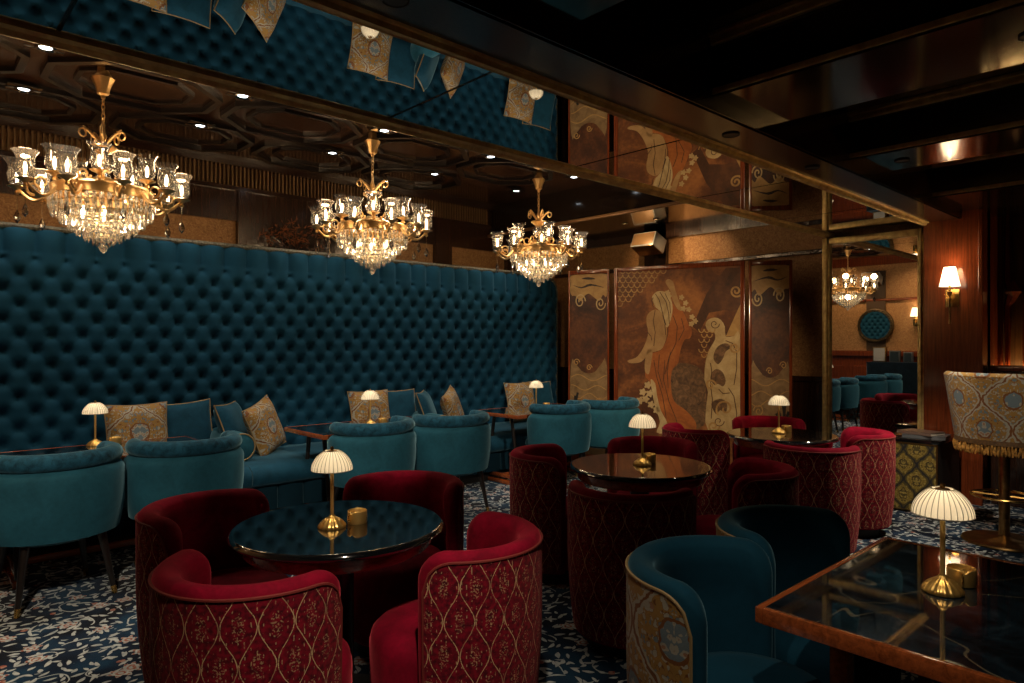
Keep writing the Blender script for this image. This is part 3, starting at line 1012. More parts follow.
# ------------------------------------------------------------------ tables
def round_table(x, y, label):
    t = thing('round_table', label, 'table', (x, y, 0), 0, 'round black cocktail tables')
    MB().lathe([(0.001, 0.695), (0.395, 0.695), (0.408, 0.700), (0.415, 0.709), (0.410, 0.719), (0.404, 0.7235), (0.400, 0.7249), (0.398, 0.725), (0.396, 0.725), (0.001, 0.725)], 72).build('tabletop', M['black_gloss'], t)
    MB().lathe([(0.001, 0.64), (0.355, 0.64), (0.365, 0.65), (0.37, 0.697), (0.001, 0.697)], 64).build('apron', M['wood_edge'], t)
    MB().lathe([(0.055, 0.02), (0.055, 0.60), (0.16, 0.645)], 24, flute=(12, 0.02)).build('pedestal', M['wood_ebony'], t)
    MB().lathe([(0.001, 0.0), (0.23, 0.0), (0.23, 0.015), (0.20, 0.03), (0.001, 0.032)], 40).build('base', M['black'], t)
    return t
round_table(*T1, 'foremost round black table with glossy top reflecting the tufted wall')
round_table(*T2, 'middle round black table ringed by dark red chairs')
round_table(*T3, 'farthest round black table near the wall mirror and painted screen')

def banquette_table(x, label):
    t = thing('banquette_table', label, 'table', (x, 5.16, 0), 0, 'rectangular tables along the banquette')
    L, Wd = 0.62, 0.35
    MB().box(-L + 0.012, L - 0.012, -Wd + 0.012, Wd - 0.012, 0.705, 0.724).build('stone_top', M['marble'], t, False)
    e = MB()
    e.box(-L, L, -Wd, -Wd + 0.013, 0.69, 0.7255, 0.003); e.box(-L, L, Wd - 0.013, Wd, 0.69, 0.7255, 0.003)
    e.box(-L, -L + 0.013, -Wd + 0.0131, Wd - 0.0131, 0.69, 0.7255, 0.003); e.box(L - 0.013, L, -Wd + 0.0131, Wd - 0.0131, 0.69, 0.7255, 0.003)
    e.box(-L + 0.013, L - 0.013, -Wd + 0.013, Wd - 0.013, 0.688, 0.706)
    e.build('wood_edge', M['wood_edge'], t)
    for sx in (-1, 1):
        for sy in (-1, 1):
            MB().tube([(sx * 0.50, sy * 0.13, 0.69), (sx * 0.50, sy * 0.24, 0.03)], [0.018, 0.016], 10).build('leg', M['wood_ebony'], t)
        MB().box(sx * 0.5 - 0.03, sx * 0.5 + 0.03, -0.29, 0.29, 0.0, 0.04, 0.008).build('foot', M['wood_edge'], t)
    MB().box(-0.5, 0.5, -0.025, 0.025, 0.06, 0.10, 0.006).build('stretcher', M['wood_edge'], t)
    for sx in (-1, 1):
        MB().box(sx * 0.5 - 0.015, sx * 0.5 + 0.015, -0.225, 0.225, 0.06, 0.10, 0.006).build('stretcher', M['wood_edge'], t)
    return t
TB = [1.05, 3.07, 5.12]
banquette_table(TB[0], 'wood-edged dark stone table behind the two leftmost teal armchairs')
banquette_table(TB[1], 'wood-edged dark stone table in the middle of the banquette')
banquette_table(TB[2], 'wood-edged dark stone table at the screen end of the banquette')

mt = thing('marble_table', 'rectangular dark blue marble table with glossy cherry wood edge, closest to us', 'table', (2.23, 0.60, 0))
L, Wd = 0.49, 0.31
MB().box(-L + 0.02, L - 0.02, -Wd + 0.02, Wd - 0.02, 0.70, 0.7235).build('marble_top', M['marble'], mt, False)
e = MB()
for s in (-1, 1):
    e.box(-L, L, min(s * Wd, s * (Wd - 0.021)), max(s * Wd, s * (Wd - 0.021)), 0.682, 0.7255, 0.004)
    e.box(min(s * L, s * (L - 0.021)), max(s * L, s * (L - 0.021)), -Wd + 0.0211, Wd - 0.0211, 0.682, 0.7255, 0.002)
e.box(-L + 0.02, L - 0.02, -Wd + 0.02, Wd - 0.02, 0.684, 0.702)
e.build('wood_edge', M['wood_edge'], mt)
for sx in (-1, 1):
    for sy in (-1, 1):
        MB().box(sx * 0.36 - 0.024, sx * 0.36 + 0.024, sy * 0.13 - 0.024, sy * 0.13 + 0.024, 0.04, 0.69, 0.004).build('leg', M['wood_edge'], mt)
    MB().box(sx * 0.36 - 0.03, sx * 0.36 + 0.03, -0.24, 0.24, 0.0, 0.045, 0.006).build('foot', M['wood_edge'], mt)

# ------------------------------------------------------------------ table lamps and brass cups
def lamp_proto():
    t = thing('table_lamp', '', 'lamp')
    prof = [(0.001, 0.0), (0.052, 0.0), (0.054, 0.005), (0.050, 0.012), (0.040, 0.024), (0.026, 0.034), (0.014, 0.040), (0.010, 0.048)]
    MB().lathe(prof, 96, flute=(16, 0.03)).build('base', M['brass_lamp'], t, sharp=60)
    MB().lathe([(0.0068, 0.04), (0.0068, 0.228), (0.012, 0.232), (0.012, 0.236), (0.001, 0.237)], 14).build('stem', M['brass_satin'], t)
    MB().lathe([(0.001, 0.237), (0.007, 0.238), (0.010, 0.248), (0.008, 0.258), (0.0025, 0.265), (0.0025, 0.296), (0.001, 0.296)], 12).build('bulb', M['lamp_bulb'], t)
    pts = []
    for k in range(11):
        a = k / 10
        pts.append((0.029 + (0.078 - 0.029) * math.sin(a * PI / 2) ** 0.9, 0.298 - 0.074 * a ** 1.2))
    MB().lathe(pts, 120, flute=(30, 0.018)).build('lamp_shade', M['shade'], t, sharp=180)
    rb = MB()
    for k in range(30):
        an = 2 * PI * k / 30 + PI / 30
        rb.tube([((p[0] + 0.0003) * math.cos(an), (p[0] + 0.0003) * math.sin(an), p[1]) for p in pts], 0.0011, 5)
    for r, z in ((pts[-1][0], pts[-1][1]), (pts[0][0], pts[0][1])):
        rb.tube([(r * math.cos(2 * PI * k / 40), r * math.sin(2 * PI * k / 40), z) for k in range(41)], 0.0018, 5, False)
    rb.build('shade_ribs', M['shade_rib'], t)
    MB().lathe([(0.001, 0.315), (0.006, 0.313), (0.008, 0.306), (0.005, 0.300), (0.018, 0.299), (0.020, 0.296), (0.001, 0.294)], 16).build('finial', M['brass_d'], t)
    light('lamp_glow', 'POINT', (0, 0, 0.250), P_LAMP, (1.0, 0.78, 0.52), t, 0.022).data.specular_factor = 0.15
    return t
lp = lamp_proto()
lamps = [
    (1.27, 2.42, 0.725, 'brass table lamp with pleated cream shade on the foremost round table'),
    (3.25, 2.40, 0.725, 'brass table lamp with pleated shade on the middle round table'),
    (5.17, 2.50, 0.725, 'brass table lamp on the farthest round table, in front of the screen edge'),
    (2.245, 0.595, 0.7255, 'brass lamp with wide pleated shade on the marble table'),
    (1.05, 5.44, 0.724, 'brass table lamp left of the first damask cushion'),
    (3.07, 5.16, 0.724, 'brass table lamp in front of the second damask cushion'),
    (5.18, 5.24, 0.724, 'brass table lamp at the far banquette table by the screen'),
]
for i, (x, y, z, lab) in enumerate(lamps):
    o = lp if i == 0 else copy_tree(lp)
    o.location = (x, y, z)
    o['label'] = lab; o['group'] = 'cordless brass table lamps'

def cup_proto():
    t = thing('candle_cup', '', 'candle holder')
    mb = MB()
    n = 48
    def fn(i, j):
        a = 2 * PI * i / n
        notch = 0.009 * math.exp(-((((a - PI * 1.15) + PI) % (2 * PI) - PI) / 0.18) ** 2)
        prof = [(0.001, 0.004), (0.035, 0.004), (0.035, 0.048 - notch), (0.0365, 0.050 - notch), (0.0385, 0.048 - notch), (0.0385, 0.002), (0.037, 0.0), (0.001, 0.0)]
        r, z = prof[j]
        return (r * math.cos(a), r * math.sin(a), z)
    mb.grid(n, 8, fn, cu=True).build('cup', M['brass_satin'], t)
    MB().lathe([(0.001, 0.005), (0.0345, 0.005), (0.0345, 0.034), (0.001, 0.032)], 28).build('wax', plain('amber_wax', (0.55, 0.33, 0.10), 0.4), t)
    MB().tube([(-0.037, -0.010, 0.040), (-0.048, -0.016, 0.036), (-0.050, -0.016, 0.022), (-0.038, -0.012, 0.014)], 0.003, 8).build('loop_handle', M['brass'], t)
    return t
cp = cup_proto()
cups = [
    (1.375, 2.41, 0.725, 'small brass cup beside the lamp on the foremost round table'),
    (3.36, 2.43, 0.725, 'small brass cup beside the lamp on the middle round table'),
    (5.30, 2.50, 0.725, 'small brass cup beside the lamp on the farthest round table'),
    (2.355, 0.575, 0.7255, 'small brass cup behind the lamp on the marble table'),
    (1.17, 5.42, 0.724, 'small brass cup beside the lamp on the first banquette table'),
    (3.19, 5.15, 0.724, 'small brass cup beside the lamp on the second banquette table'),
    (5.31, 5.21, 0.724, 'small brass cup beside the lamp on the third banquette table'),
]
for i, (x, y, z, lab) in enumerate(cups):
    o = cp if i == 0 else copy_tree(cp)
    o.location = (x, y, z)
    o['label'] = lab; o['group'] = 'brass candle cups'

# ------------------------------------------------------------------ chandeliers
def chandelier():
    t = thing('chandelier', '', 'chandelier', (0, 0, ZC))
    G = M['gilt']
    MB().lathe([(0.001, 0.0), (0.035, 0.0), (0.035, -0.03), (0.055, -0.06), (0.068, -0.068), (0.063, -0.08), (0.045, -0.12), (0.034, -0.17), (0.016, -0.18), (0.012, -0.20), (0.001, -0.20)], 32, flute=(8, 0.05)).build('ceiling_canopy', G, t)
    ch = MB()
    for k in range(9):
        z = -0.205 - k * 0.031
        pts = []
        for q in range(13):
            a = 2 * PI * q / 12
            u, v = 0.010 * math.cos(a), 0.021 * math.sin(a)
            pts.append((u, 0, z - 0.016 + v) if k % 2 else (0, u, z - 0.016 + v))
        ch.tube(pts, 0.0035, 6, False)
    ch.build('chain', G, t)
    MB().lathe([(0.008, -0.36), (0.012, -0.42), (0.022, -0.45), (0.012, -0.48), (0.03, -0.50), (0.080, -0.515), (0.084, -0.525), (0.06, -0.545), (0.025, -0.570), (0.02, -0.58)], 28, flute=(14, 0.03)).build('upper_bowl', G, t)
    MB().lathe([(0.02, -0.575), (0.05, -0.585), (0.066, -0.62), (0.06, -0.655), (0.035, -0.69), (0.045, -0.72)], 28, flute=(14, 0.04)).build('crystal_vase', M['crystal'], t)
    MB().lathe([(0.012, -0.57), (0.012, -0.90)], 10).build('centre_rod', G, t)
    MB().lathe([(0.03, -0.715), (0.075, -0.735), (0.085, -0.75), (0.06, -0.775), (0.03, -0.80), (0.02, -0.84)], 28, flute=(12, 0.04)).build('lower_bowl', G, t)
    rg = MB().lathe([(0.275, -0.79), (0.292, -0.795), (0.298, -0.805), (0.292, -0.83), (0.298, -0.862), (0.285, -0.87), (0.27, -0.865), (0.27, -0.80)], 60)
    for k in range(8):
        a = 2 * PI * k / 8
        rg.tube([(0.03 * math.cos(a), 0.03 * math.sin(a), -0.815), (0.28 * math.cos(a), 0.28 * math.sin(a), -0.835)], 0.007, 6)
    rg.build('ring', G, t)
    # plumes: S scrolls on top
    for k in range(5):
        a = 2 * PI * k / 5 + 0.3
        pts = []
        for q in range(26):
            s = q / 25
            r = 0.02 + 0.13 * s
            z = -0.50 + 0.085 * math.sin(s * PI * 0.62)
            if s > 0.72:
                an = (s - 0.72) / 0.28 * 2 * PI * 0.9
                r = 0.02 + 0.13 * 0.72 + 0.028 * math.sin(an) * (1 - 0.5 * (s - .72) / .28)
                z = -0.50 + 0.085 * math.sin(0.72 * PI * 0.62) - 0.028 * (1 - math.cos(an))
            pts.append((r * math.cos(a), r * math.sin(a), z))
        pl = MB().tube(pts, [0.010 - 0.005 * q / 25 for q in range(26)], 7)
        for q in range(4, 18, 3):
            p = Vector(pts[q])
            pl.tube([p, p + Vector((0, 0, 0.012)), p + Vector((0.012 * math.cos(a), 0.012 * math.sin(a), 0.018))], [0.006, 0.007, 0.002], 6)
        pl.build('plume_scroll', G, t)
    # small scrolls over the lower bowl
    for k in range(6):
        a = 2 * PI * k / 6
        pts = []
        for q in range(22):
            s = q / 21; an = s * 2 * PI * 1.15
            rr = 0.045 * (1 - 0.55 * s)
            r = 0.125 + rr * math.cos(an + PI); z = -0.72 + rr * math.sin(an + PI)
            pts.append((r * math.cos(a), r * math.sin(a), z))
        MB().tube(pts, [0.009 - 0.004 * q / 21 for q in range(22)], 7).build('bowl_scroll', G, t)
    # waterfall of crystal tiers
    tiers = [(0.300, -0.868, 0.085, 46), (0.288, -0.915, 0.085, 44), (0.24, -0.965, 0.085, 36), (0.195, -1.008, 0.080, 30), (0.15, -1.045, 0.075, 24), (0.105, -1.08, 0.07, 16), (0.06, -1.11, 0.065, 10)]
    for r, z, h, n in tiers:
        tm = MB()
        for k in range(n):
            a = 2 * PI * k / n + r * 7
            c = Vector((r * math.cos(a), r * math.sin(a), z))
            rv = Vector((math.cos(a), math.sin(a), 0)); tv = Vector((-math.sin(a), math.cos(a), 0))
            hw = 0.0145; d = 0.007
            ring = lambda zz, ww, dd: [c + tv * ww + Vector((0, 0, zz)), c + rv * dd + Vector((0, 0, zz)), c - tv * ww + Vector((0, 0, zz)), c - rv * dd + Vector((0, 0, zz))]
            vs = ring(0, hw * 0.6, d * 0.6) + ring(-h * 0.25, hw, d) + ring(-h * 0.75, hw, d) + [c + Vector((0, 0, -h))]
            fs = []
            for lv in range(2):
                for q in range(4):
                    fs.append((lv * 4 + q, lv * 4 + (q + 1) % 4, lv * 4 + 4 + (q + 1) % 4, lv * 4 + 4 + q))
            for q in range(4):
                fs.append((8 + q, 8 + (q + 1) % 4, 12))
            tm.add(vs, fs)
        tm.build('crystal_tier', M['crystal'], t, False)
    for r, z, h, n in tiers[1:]:
        MB().tube([(r * math.cos(2 * PI * k / 36), r * math.sin(2 * PI * k / 36), z + 0.002) for k in range(37)], 0.004, 5, False).build('tier_hoop', G, t)
    MB().lathe([(0.001, -1.155), (0.022, -1.165), (0.028, -1.185), (0.018, -1.208), (0.001, -1.22)], 12).build('crystal_ball', M['crystal'], t, False)
    # arms
    shade_prof = [(0.020, 0.0), (0.038, 0.012), (0.051, 0.038), (0.053, 0.065), (0.048, 0.10), (0.048, 0.12), (0.056, 0.145), (0.071, 0.165), (0.0725, 0.164)]
    bulb_prof = [(0.001, 0.03), (0.007, 0.03), (0.009, 0.055), (0.011, 0.068), (0.008, 0.086), (0.003, 0.10), (0.001, 0.104)]
    def arm(r0, R, zc, dip):
        pts = []; rad = []
        for q in range(22):
            s = q / 21
            r = r0 + (R - r0) * s
            z = -0.835 - dip * math.sin(PI * min(1, s * 1.05)) + (zc + 0.835 - 0.02) * s ** 3
            pts.append((r, 0, z)); rad.append(0.012 - 0.004 * s)
        a = MB().tube(pts, rad, 8)
        # curl above the arm
        cu = []
        for q in range(20):
            s = q / 19; an = -0.5 * PI + s * 2 * PI * 1.1
            rr = 0.042 * (1 - 0.6 * s)
            cu.append((r0 + (R - r0) * 0.50 + rr * math.cos(an) * 1.1, 0, -0.84 + rr * math.sin(an) + 0.012))
        a.tube(cu, [0.009 - 0.005 * q / 19 for q in range(20)], 7)
        a.lathe([(0.006, -0.05), (0.014, -0.04), (0.008, -0.025), (0.022, -0.012), (0.050, 0.0), (0.052, 0.004), (0.03, 0.006), (0.02, 0.006)], 18, (R, 0, zc), flute=(9, 0.06))
        return a
    for kind in ('outer', 'inner'):
        n, r0, R, zc, dip, ph = (10, 0.285, 0.465, -0.825, 0.07, 0.0) if kind == 'outer' else (5, 0.10, 0.27, -0.735, 0.0, 0.33)
        proto = None
        for k in range(n):
            an = 2 * PI * k / n + ph
            if proto is None:
                a = arm(r0, R, zc, dip).build('arm', G, t)
                MB().lathe(shade_prof, 24, (R, 0, zc + 0.004)).build('glass_shade', M['glass'], a)
                MB().lathe(bulb_prof, 12, (R, 0, zc)).build('bulb', M['bulb'], a)
                dm = MB()
                if kind == 'outer':
                    dm.tube([(R, 0, zc - 0.05), (R, 0, zc - 0.15)], 0.0022, 5)
                    dm.lathe([(0.001, -0.145), (0.008, -0.16), (0.019, -0.19), (0.016, -0.21), (0.001, -0.232)], 8, (R, 0, zc))
                else:
                    dm.lathe([(0.001, -0.05), (0.010, -0.06), (0.012, -0.075), (0.001, -0.10)], 8, (R, 0, zc))
                dm.build('crystal_drop', M['drop'], a, False)
                proto = a
                a.rotation_euler = (0, 0, an)
            else:
                c = copy_tree(proto, t)
                c.rotation_euler = (0, 0, an)
    for k in range(6):  # bulbs and glow added inside the basket to brighten the crystals
        a = 2 * PI * k / 6
        MB().lathe([(0.001, -0.99), (0.012, -0.98), (0.014, -0.96), (0.008, -0.93), (0.001, -0.925)], 10, (0.13 * math.cos(a), 0.13 * math.sin(a), 0)).build('added_inner_bulb', M['bulb'], t)
    light('added_basket_glow', 'POINT', (0, 0, -0.96), 9.0, (1.0, 0.80, 0.56), t, 0.05)
    for k in range(5):
        a = 2 * PI * (k + 0.5) / 5
        light('chandelier_glow', 'POINT', (0.465 * math.cos(a), 0.465 * math.sin(a), -0.60), P_CHAND / 5, WARM, t, 0.05).data.specular_factor = 0.1
    return t
cd = chandelier()
for i, (x, y, rz, lab) in enumerate([
        (1.03, 5.10, 0.34, 'nearest brass and crystal chandelier with glass tulip shades, at the left'),
        (3.07, 5.12, 0.10, 'middle brass and crystal chandelier hanging over the second banquette table'),
        (5.10, 5.12, 0.22, 'farthest brass and crystal chandelier, left of the painted screen')]):
    o = cd if i == 0 else copy_tree(cd)
    o.location = (x, y, ZC); o.rotation_euler = (0, 0, rz)
    o['label'] = lab; o['group'] = 'crystal chandeliers'

# ------------------------------------------------------------------ recessed downlights
def downlight_proto():
    t = thing('downlight', '', 'ceiling light', (0, 0, 0))
    f = MB()
    f.box(-0.10, 0.10, -0.075, 0.075, -0.046, -0.036, 0.004)
    f.lathe([(0.034, -0.046), (0.052, -0.048), (0.056, -0.052), (0.052, -0.056), (0.038, -0.050)], 28)
    f.build('trim_plate', M['black_gloss'], t)
    MB().lathe([(0.001, -0.0475), (0.032, -0.0475), (0.034, -0.0465)], 24).build('lens', M['lens'], t)
    light('downlight_beam', 'SPOT', (0, 0, -0.07), P_DOWN, NEUT, t, 0.04, 95, 0.9)
    return t
dl = downlight_proto()
first = True
for row, (y, rn) in enumerate(((4.85, 'in the row nearer the mirrored soffit'), (5.75, 'in the row above the banquette'))):
    for k, x in enumerate((0.68, 1.85, 3.02, 4.19, 5.36)):
        o = dl if first else copy_tree(dl)
        first = False
        o.location = (x, y, ZC + 0.0)
        o['label'] = '%s recessed ceiling spotlight from the left %s' % (('first', 'second', 'third', 'fourth', 'fifth')[k], rn)
        o['group'] = 'recessed ceiling spotlights'
for k, (x, y, lab) in enumerate(((6.40, 4.98, 'small warm spotlight above the wall speaker, left of its pair'), (6.43, 4.56, 'small warm spotlight right of its pair, over the painted screen'))):
    t = thing('small_spotlight', lab, 'ceiling light', (x, y, 2.85), 0, 'small warm spotlights over the screen')
    MB().lathe([(0.024, 0.0), (0.034, -0.004), (0.036, -0.008), (0.026, -0.010), (0.022, -0.003)], 20).build('trim_ring', M['brass_d'], t)
    MB().lathe([(0.001, -0.003), (0.022, -0.003)], 16).build('lens', M['lens_w'], t)
    sb = light('small_beam', 'SPOT', (0, 0, -0.02), 22, (1.0, 0.62, 0.30), t, 0.02, 80, 0.7, None)
    sb.rotation_euler = (0, math.radians(-64 if k == 0 else -60), 0)

# spots of the near coffers; the soffit and beam ones are added to light the furniture
louvre = plain('black_louvre', (0.02, 0.02, 0.02), 0.4)
for k, (x, y, z, aim, pw, ang, lab) in enumerate((
        (0.62, 0.70, 2.92, (1.20, 1.90, 0.40), 160, 36, 'recessed spotlight in the coffer before the foremost round table'),
        (1.05, 1.20, 2.92, (1.70, 1.10, 0.5), 26, 42, 'recessed spotlight in the coffer over the blue tub chairs'),
        (0.60, 0.25, 2.92, (1.85, 0.75, 0.6), 55, 34, 'recessed spotlight in the coffer nearest the marble table edge'),
        (4.05, 1.35, 2.92, (4.0, 2.1, 0.3), 14, 60, 'recessed spotlight in the coffer before the middle round table'),
        (5.35, 0.70, 2.92, (4.95, 1.75, 0.35), 230, 44, 'recessed spotlight in the coffer over the bar stool'),
        (-0.10, 1.86, 2.556, (0.55, 4.5, 0.3), 180, 44, 'added soffit spotlight nearest the leftmost teal armchairs'),
        (1.20, 1.86, 2.556, (2.8, 4.6, 0.4), 225, 44, 'added soffit spotlight facing the middle pair of teal armchairs'),
        (3.30, 1.86, 2.556, (5.3, 4.7, 0.5), 195, 44, 'added soffit spotlight facing the far pair of teal armchairs'),
        (4.30, 1.86, 2.556, (6.40, 4.30, 1.05), 185, 52, 'added soffit spotlight facing the painted screen'),
        (3.20, 0.55, 2.62, (5.85, 1.15, 0.85), 120, 30, 'added spotlight on the beam underside facing the bar stool'),
        (4.80, 1.50, 2.62, (6.35, 1.98, 0.25), 150, 44, 'added spotlight on the beam underside facing the gold damask cabinet'))):
    t = thing('coffer_and_added_spot', lab, 'ceiling light', (x, y, z), 0, 'recessed spotlights of the coffers and soffit')
    MB().lathe([(0.001, 0.0), (0.045, 0.0), (0.045, -0.006), (0.041, -0.008), (0.038, -0.005)], 24).build('housing', M['black'], t)
    MB().lathe([(0.001, -0.004), (0.038, -0.005)], 20).build('louvre', louvre, t)
    l = light('coffer_and_added_beam', 'SPOT', (0, 0, -0.05), pw, (1.0, 0.82, 0.62) if k != 8 else (1.0, 0.70, 0.42), t, 0.03, ang, 0.8)
    l.rotation_euler = (Vector(aim) - Vector((x, y, z - 0.05))).to_track_quat('-Z', 'Y').to_euler()
for k, (x, y) in enumerate(((0.25, 4.2), (0.25, 5.5))):  # lamps added out of view to brighten the wallpapered wall
    t = thing('added_wall_washer', 'added ceiling wall-washer %s, out in front of the wallpapered left wall' % ('over the service counter', 'over the round frame')[k], 'ceiling light', (x, y, ZC), 0, 'added wall washers')
    MB().lathe([(0.04, 0.0), (0.046, -0.03), (0.047, -0.045), (0.042, -0.046), (0.038, -0.04)], 24).build('trim_ring', M['black_gloss'], t)
    MB().lathe([(0.001, -0.04), (0.038, -0.04)], 20).build('louvre', louvre, t)
    l = light('added_washer_beam', 'SPOT', (0, 0, -0.06), 60, WARM, t, 0.03, 100, 0.9)
    l.rotation_euler = (Vector((XL, y + 0.15, 1.6)) - Vector((x, y, ZC))).to_track_quat('-Z', 'Y').to_euler()

# ------------------------------------------------------------------ painted folding screen
PX = lambda cx: 560 + cx / 3.597
PY = lambda cy: 240 + cy / 3.597
scr = thing('folding_screen', 'three-panel lacquered folding screen painted with a draped figure and scrollwork', 'screen', (6.4, 4.4, 0))
SH = 2.30
lac = lacquer_paint('brown_lacquer_painting', (0.025, 0.009, 0.004), (0.12, 0.038, 0.010), (0.36, 0.14, 0.036), 1.4)
lac_d = lacquer_paint('dark_lacquer_painting', (0.015, 0.006, 0.004), (0.055, 0.018, 0.007), (0.15, 0.050, 0.014), 2.4)
cream = lacquer_paint('cream_gesso', (0.34, 0.23, 0.10), (0.46, 0.33, 0.15), (0.56, 0.43, 0.22), 6)
orange = lacquer_paint('burnt_orange_paint', (0.20, 0.055, 0.010), (0.32, 0.095, 0.018), (0.42, 0.14, 0.03), 4)
goldp = lacquer_paint('gold_leaf_paint', (0.28, 0.16, 0.05), (0.38, 0.22, 0.07), (0.48, 0.30, 0.10), 8)
tan = lacquer_paint('tan_paint', (0.13, 0.075, 0.03), (0.21, 0.13, 0.055), (0.30, 0.19, 0.085), 7)
shrub = lacquer_paint('mottled_brown_paint', (0.05, 0.025, 0.012), (0.13, 0.07, 0.03), (0.24, 0.13, 0.06), 16)

def panel(p0, p1, frame_w):
    """p0, p1: plan positions of the left and right edge (as seen by a guest); returns empty with local x along the panel, -y to the guest"""
    a = Vector((*p0, 0)); b = Vector((*p1, 0))
    d = b - a
    t = bpy.data.objects.new('panel', None)
    COL.objects.link(t)
    t.parent = scr
    t.location = a - scr.location
    t.rotation_euler = (0, 0, math.atan2(d.y, d.x))
    return t, d.length

def screen_panel(p0, p1, name, lacm, fw):
    a = Vector((*p0, 0)); b = Vector((*p1, 0)); d = b - a
    Wp = d.length
    mb = MB().box(fw, Wp - fw, -0.006, 0.012, 0.10, SH - 0.05)
    o = mb.build(name, lacm, scr, False)
    o.location = a - Vector(scr.location); o.rotation_euler = (0, 0, math.atan2(d.y, d.x))
    fm = MB()
    fm.box(0, fw, -0.018, 0.018, 0.02, SH, 0.004); fm.box(Wp - fw, Wp, -0.018, 0.018, 0.02, SH, 0.004)
    fm.box(fw, Wp - fw, -0.018, 0.018, SH - 0.05, SH, 0.004); fm.box(fw, Wp - fw, -0.018, 0.018, 0.02, 0.11, 0.004)
    fm.box(0.0, 0.06, -0.03, 0.03, 0.0, 0.03); fm.box(Wp - 0.06, Wp, -0.03, 0.03, 0.0, 0.03)
    fm.build('frame', M['wood_pier'], o)
    return o, Wp

def relief(o, mat, name, polys, lev=1, paths=(), rad=0.008):
    for p in polys:
        MB().prism(p, -0.006 - 0.0016 * lev, -0.0055, 'xz').build(name, mat, o, True, sharp=30)
    for grp in ([[p] for p in paths] if len(paths) < 9 else [paths]):
        mb = MB()
        for p in grp:
            mb.tube([(q[0], -0.006 - 0.0016 * lev, q[1]) for q in p], rad, 6, True, 0.25)
        mb.build(name, mat, o, True, sharp=60)

pl_o, Wl = screen_panel((6.02, 5.53), (6.19, 5.045), 'left_panel', lac_d, 0.02)
pc_o, Wc = screen_panel((6.185, 4.965), (6.60, 3.56), 'centre_panel', lac, 0.045)
pr_o, Wr = screen_panel((6.645, 3.545), (6.91, 3.20), 'right_panel', lac_d, 0.03)

# centre painting: outline coordinates on the painted board
def C(cx, cy):
    px, py = PX(cx), PY(cy)
    s = (px - 614.5) / (746 - 614.5)
    # perspective along the panel: left end is a little farther
    d0, d1 = 7.84, 7.09
    dd = 1 / ((1 / d0) * (1 - s) + (1 / d1) * s)
    sx = s * dd / d1
    return (sx * Wc, 1.45 + (341 - py) / 675 * dd)
def CP(pts, k=3):
    return [C(*p) for p in smooth_poly(pts, k)]
relief(pc_o, lacquer_paint('umber_tone', (0.035, 0.014, 0.006), (0.085, 0.030, 0.010), (0.16, 0.06, 0.02), 2.2), 'dark_ground', [[C(*p) for p in ((600, 99), (655, 97), (655, 262), (600, 250), (540, 260), (505, 330), (480, 310), (530, 192))]], 0.6)  # darker brown diagonal shape on the centre board
relief(pc_o, goldp, 'sun_ray', [[C(*p) for p in ((655, 225), (655, 345), (600, 345))]], 0.8)
relief(pc_o, shrub, 'shrub_motif', [CP([(400, 460), (440, 440), (500, 455), (525, 500), (530, 600), (520, 665), (450, 675), (410, 600), (395, 530)])], 0.8)
relief(pc_o, cream, 'hair_motif', [CP([(333, 205), (345, 188), (362, 182), (385, 188), (402, 212), (408, 245), (402, 282), (390, 312), (376, 300), (372, 268), (356, 248), (346, 240), (340, 226)])], 1.6)
skin = lacquer_paint('pale_gold_paint', (0.27, 0.15, 0.055), (0.36, 0.21, 0.08), (0.43, 0.27, 0.11), 5)
relief(pc_o, skin, 'figure_motif', [
    CP([(318, 265), (345, 248), (372, 265), (382, 300), (388, 335), (372, 385), (345, 400), (322, 402), (310, 420), (290, 438), (256, 441), (245, 432), (275, 421), (295, 398), (312, 362), (319, 330), (313, 292)]),
    CP([(382, 150), (393, 139), (410, 150), (418, 180), (434, 228), (440, 252), (425, 246), (409, 216), (400, 182)]),
    CP([(318, 395), (335, 398), (330, 440), (322, 480), (308, 470), (308, 430)])], 1.3)
relief(pc_o, orange, 'drape_motif', [CP([(405, 225), (425, 248), (445, 255), (465, 300), (478, 325), (470, 352), (450, 358), (435, 400), (428, 440), (405, 470), (402, 530), (415, 580), (455, 610), (492, 655), (480, 690), (382, 690), (366, 640), (346, 560), (322, 505), (308, 482), (322, 412), (365, 394), (390, 345), (394, 300), (404, 275)])], 1.0)
def blobs(pts, r, fn):
    out = []
    for (x, y) in pts:
        out.append([fn(x + r * (1 + 0.25 * math.cos(5 * 2 * PI * k / 20)) * math.cos(2 * PI * k / 20), y + r * (1 + 0.25 * math.cos(5 * 2 * PI * k / 20)) * math.sin(2 * PI * k / 20)) for k in range(20)])
    return out
relief(pc_o, cream, 'flower_motif', blobs([(440, 205), (455, 225), (447, 245), (466, 248), (478, 275), (490, 290), (476, 300), (390, 188), (395, 200)], 9, C) + blobs([(318, 520), (300, 545), (310, 570), (325, 550), (290, 575), (330, 590), (350, 610)], 12, C) + [CP([(328, 500), (345, 515), (352, 560), (366, 612), (388, 655), (388, 690), (350, 690), (362, 652), (345, 600), (335, 550)])], 1.4)
relief(pc_o, cream, 'scrollwork_motif', [CP([(527, 305), (535, 286), (560, 277), (582, 285), (597, 310), (600, 346), (630, 344), (655, 348), (655, 690), (540, 690), (528, 610), (536, 545), (523, 500), (528, 430), (545, 385), (562, 355), (558, 328), (540, 330)], 2)], 1.1)
relief(pc_o, shrub, 'scroll_recess', [CP([(556, 425), (562, 395), (580, 375), (605, 370), (618, 385), (600, 400), (590, 425), (572, 445)]), CP([(545, 500), (550, 475), (568, 462), (590, 475), (600, 505), (590, 525), (572, 515), (560, 520)]), CP([(548, 590), (560, 575), (585, 570), (605, 585), (600, 620), (580, 610), (565, 625)])], 1.5)
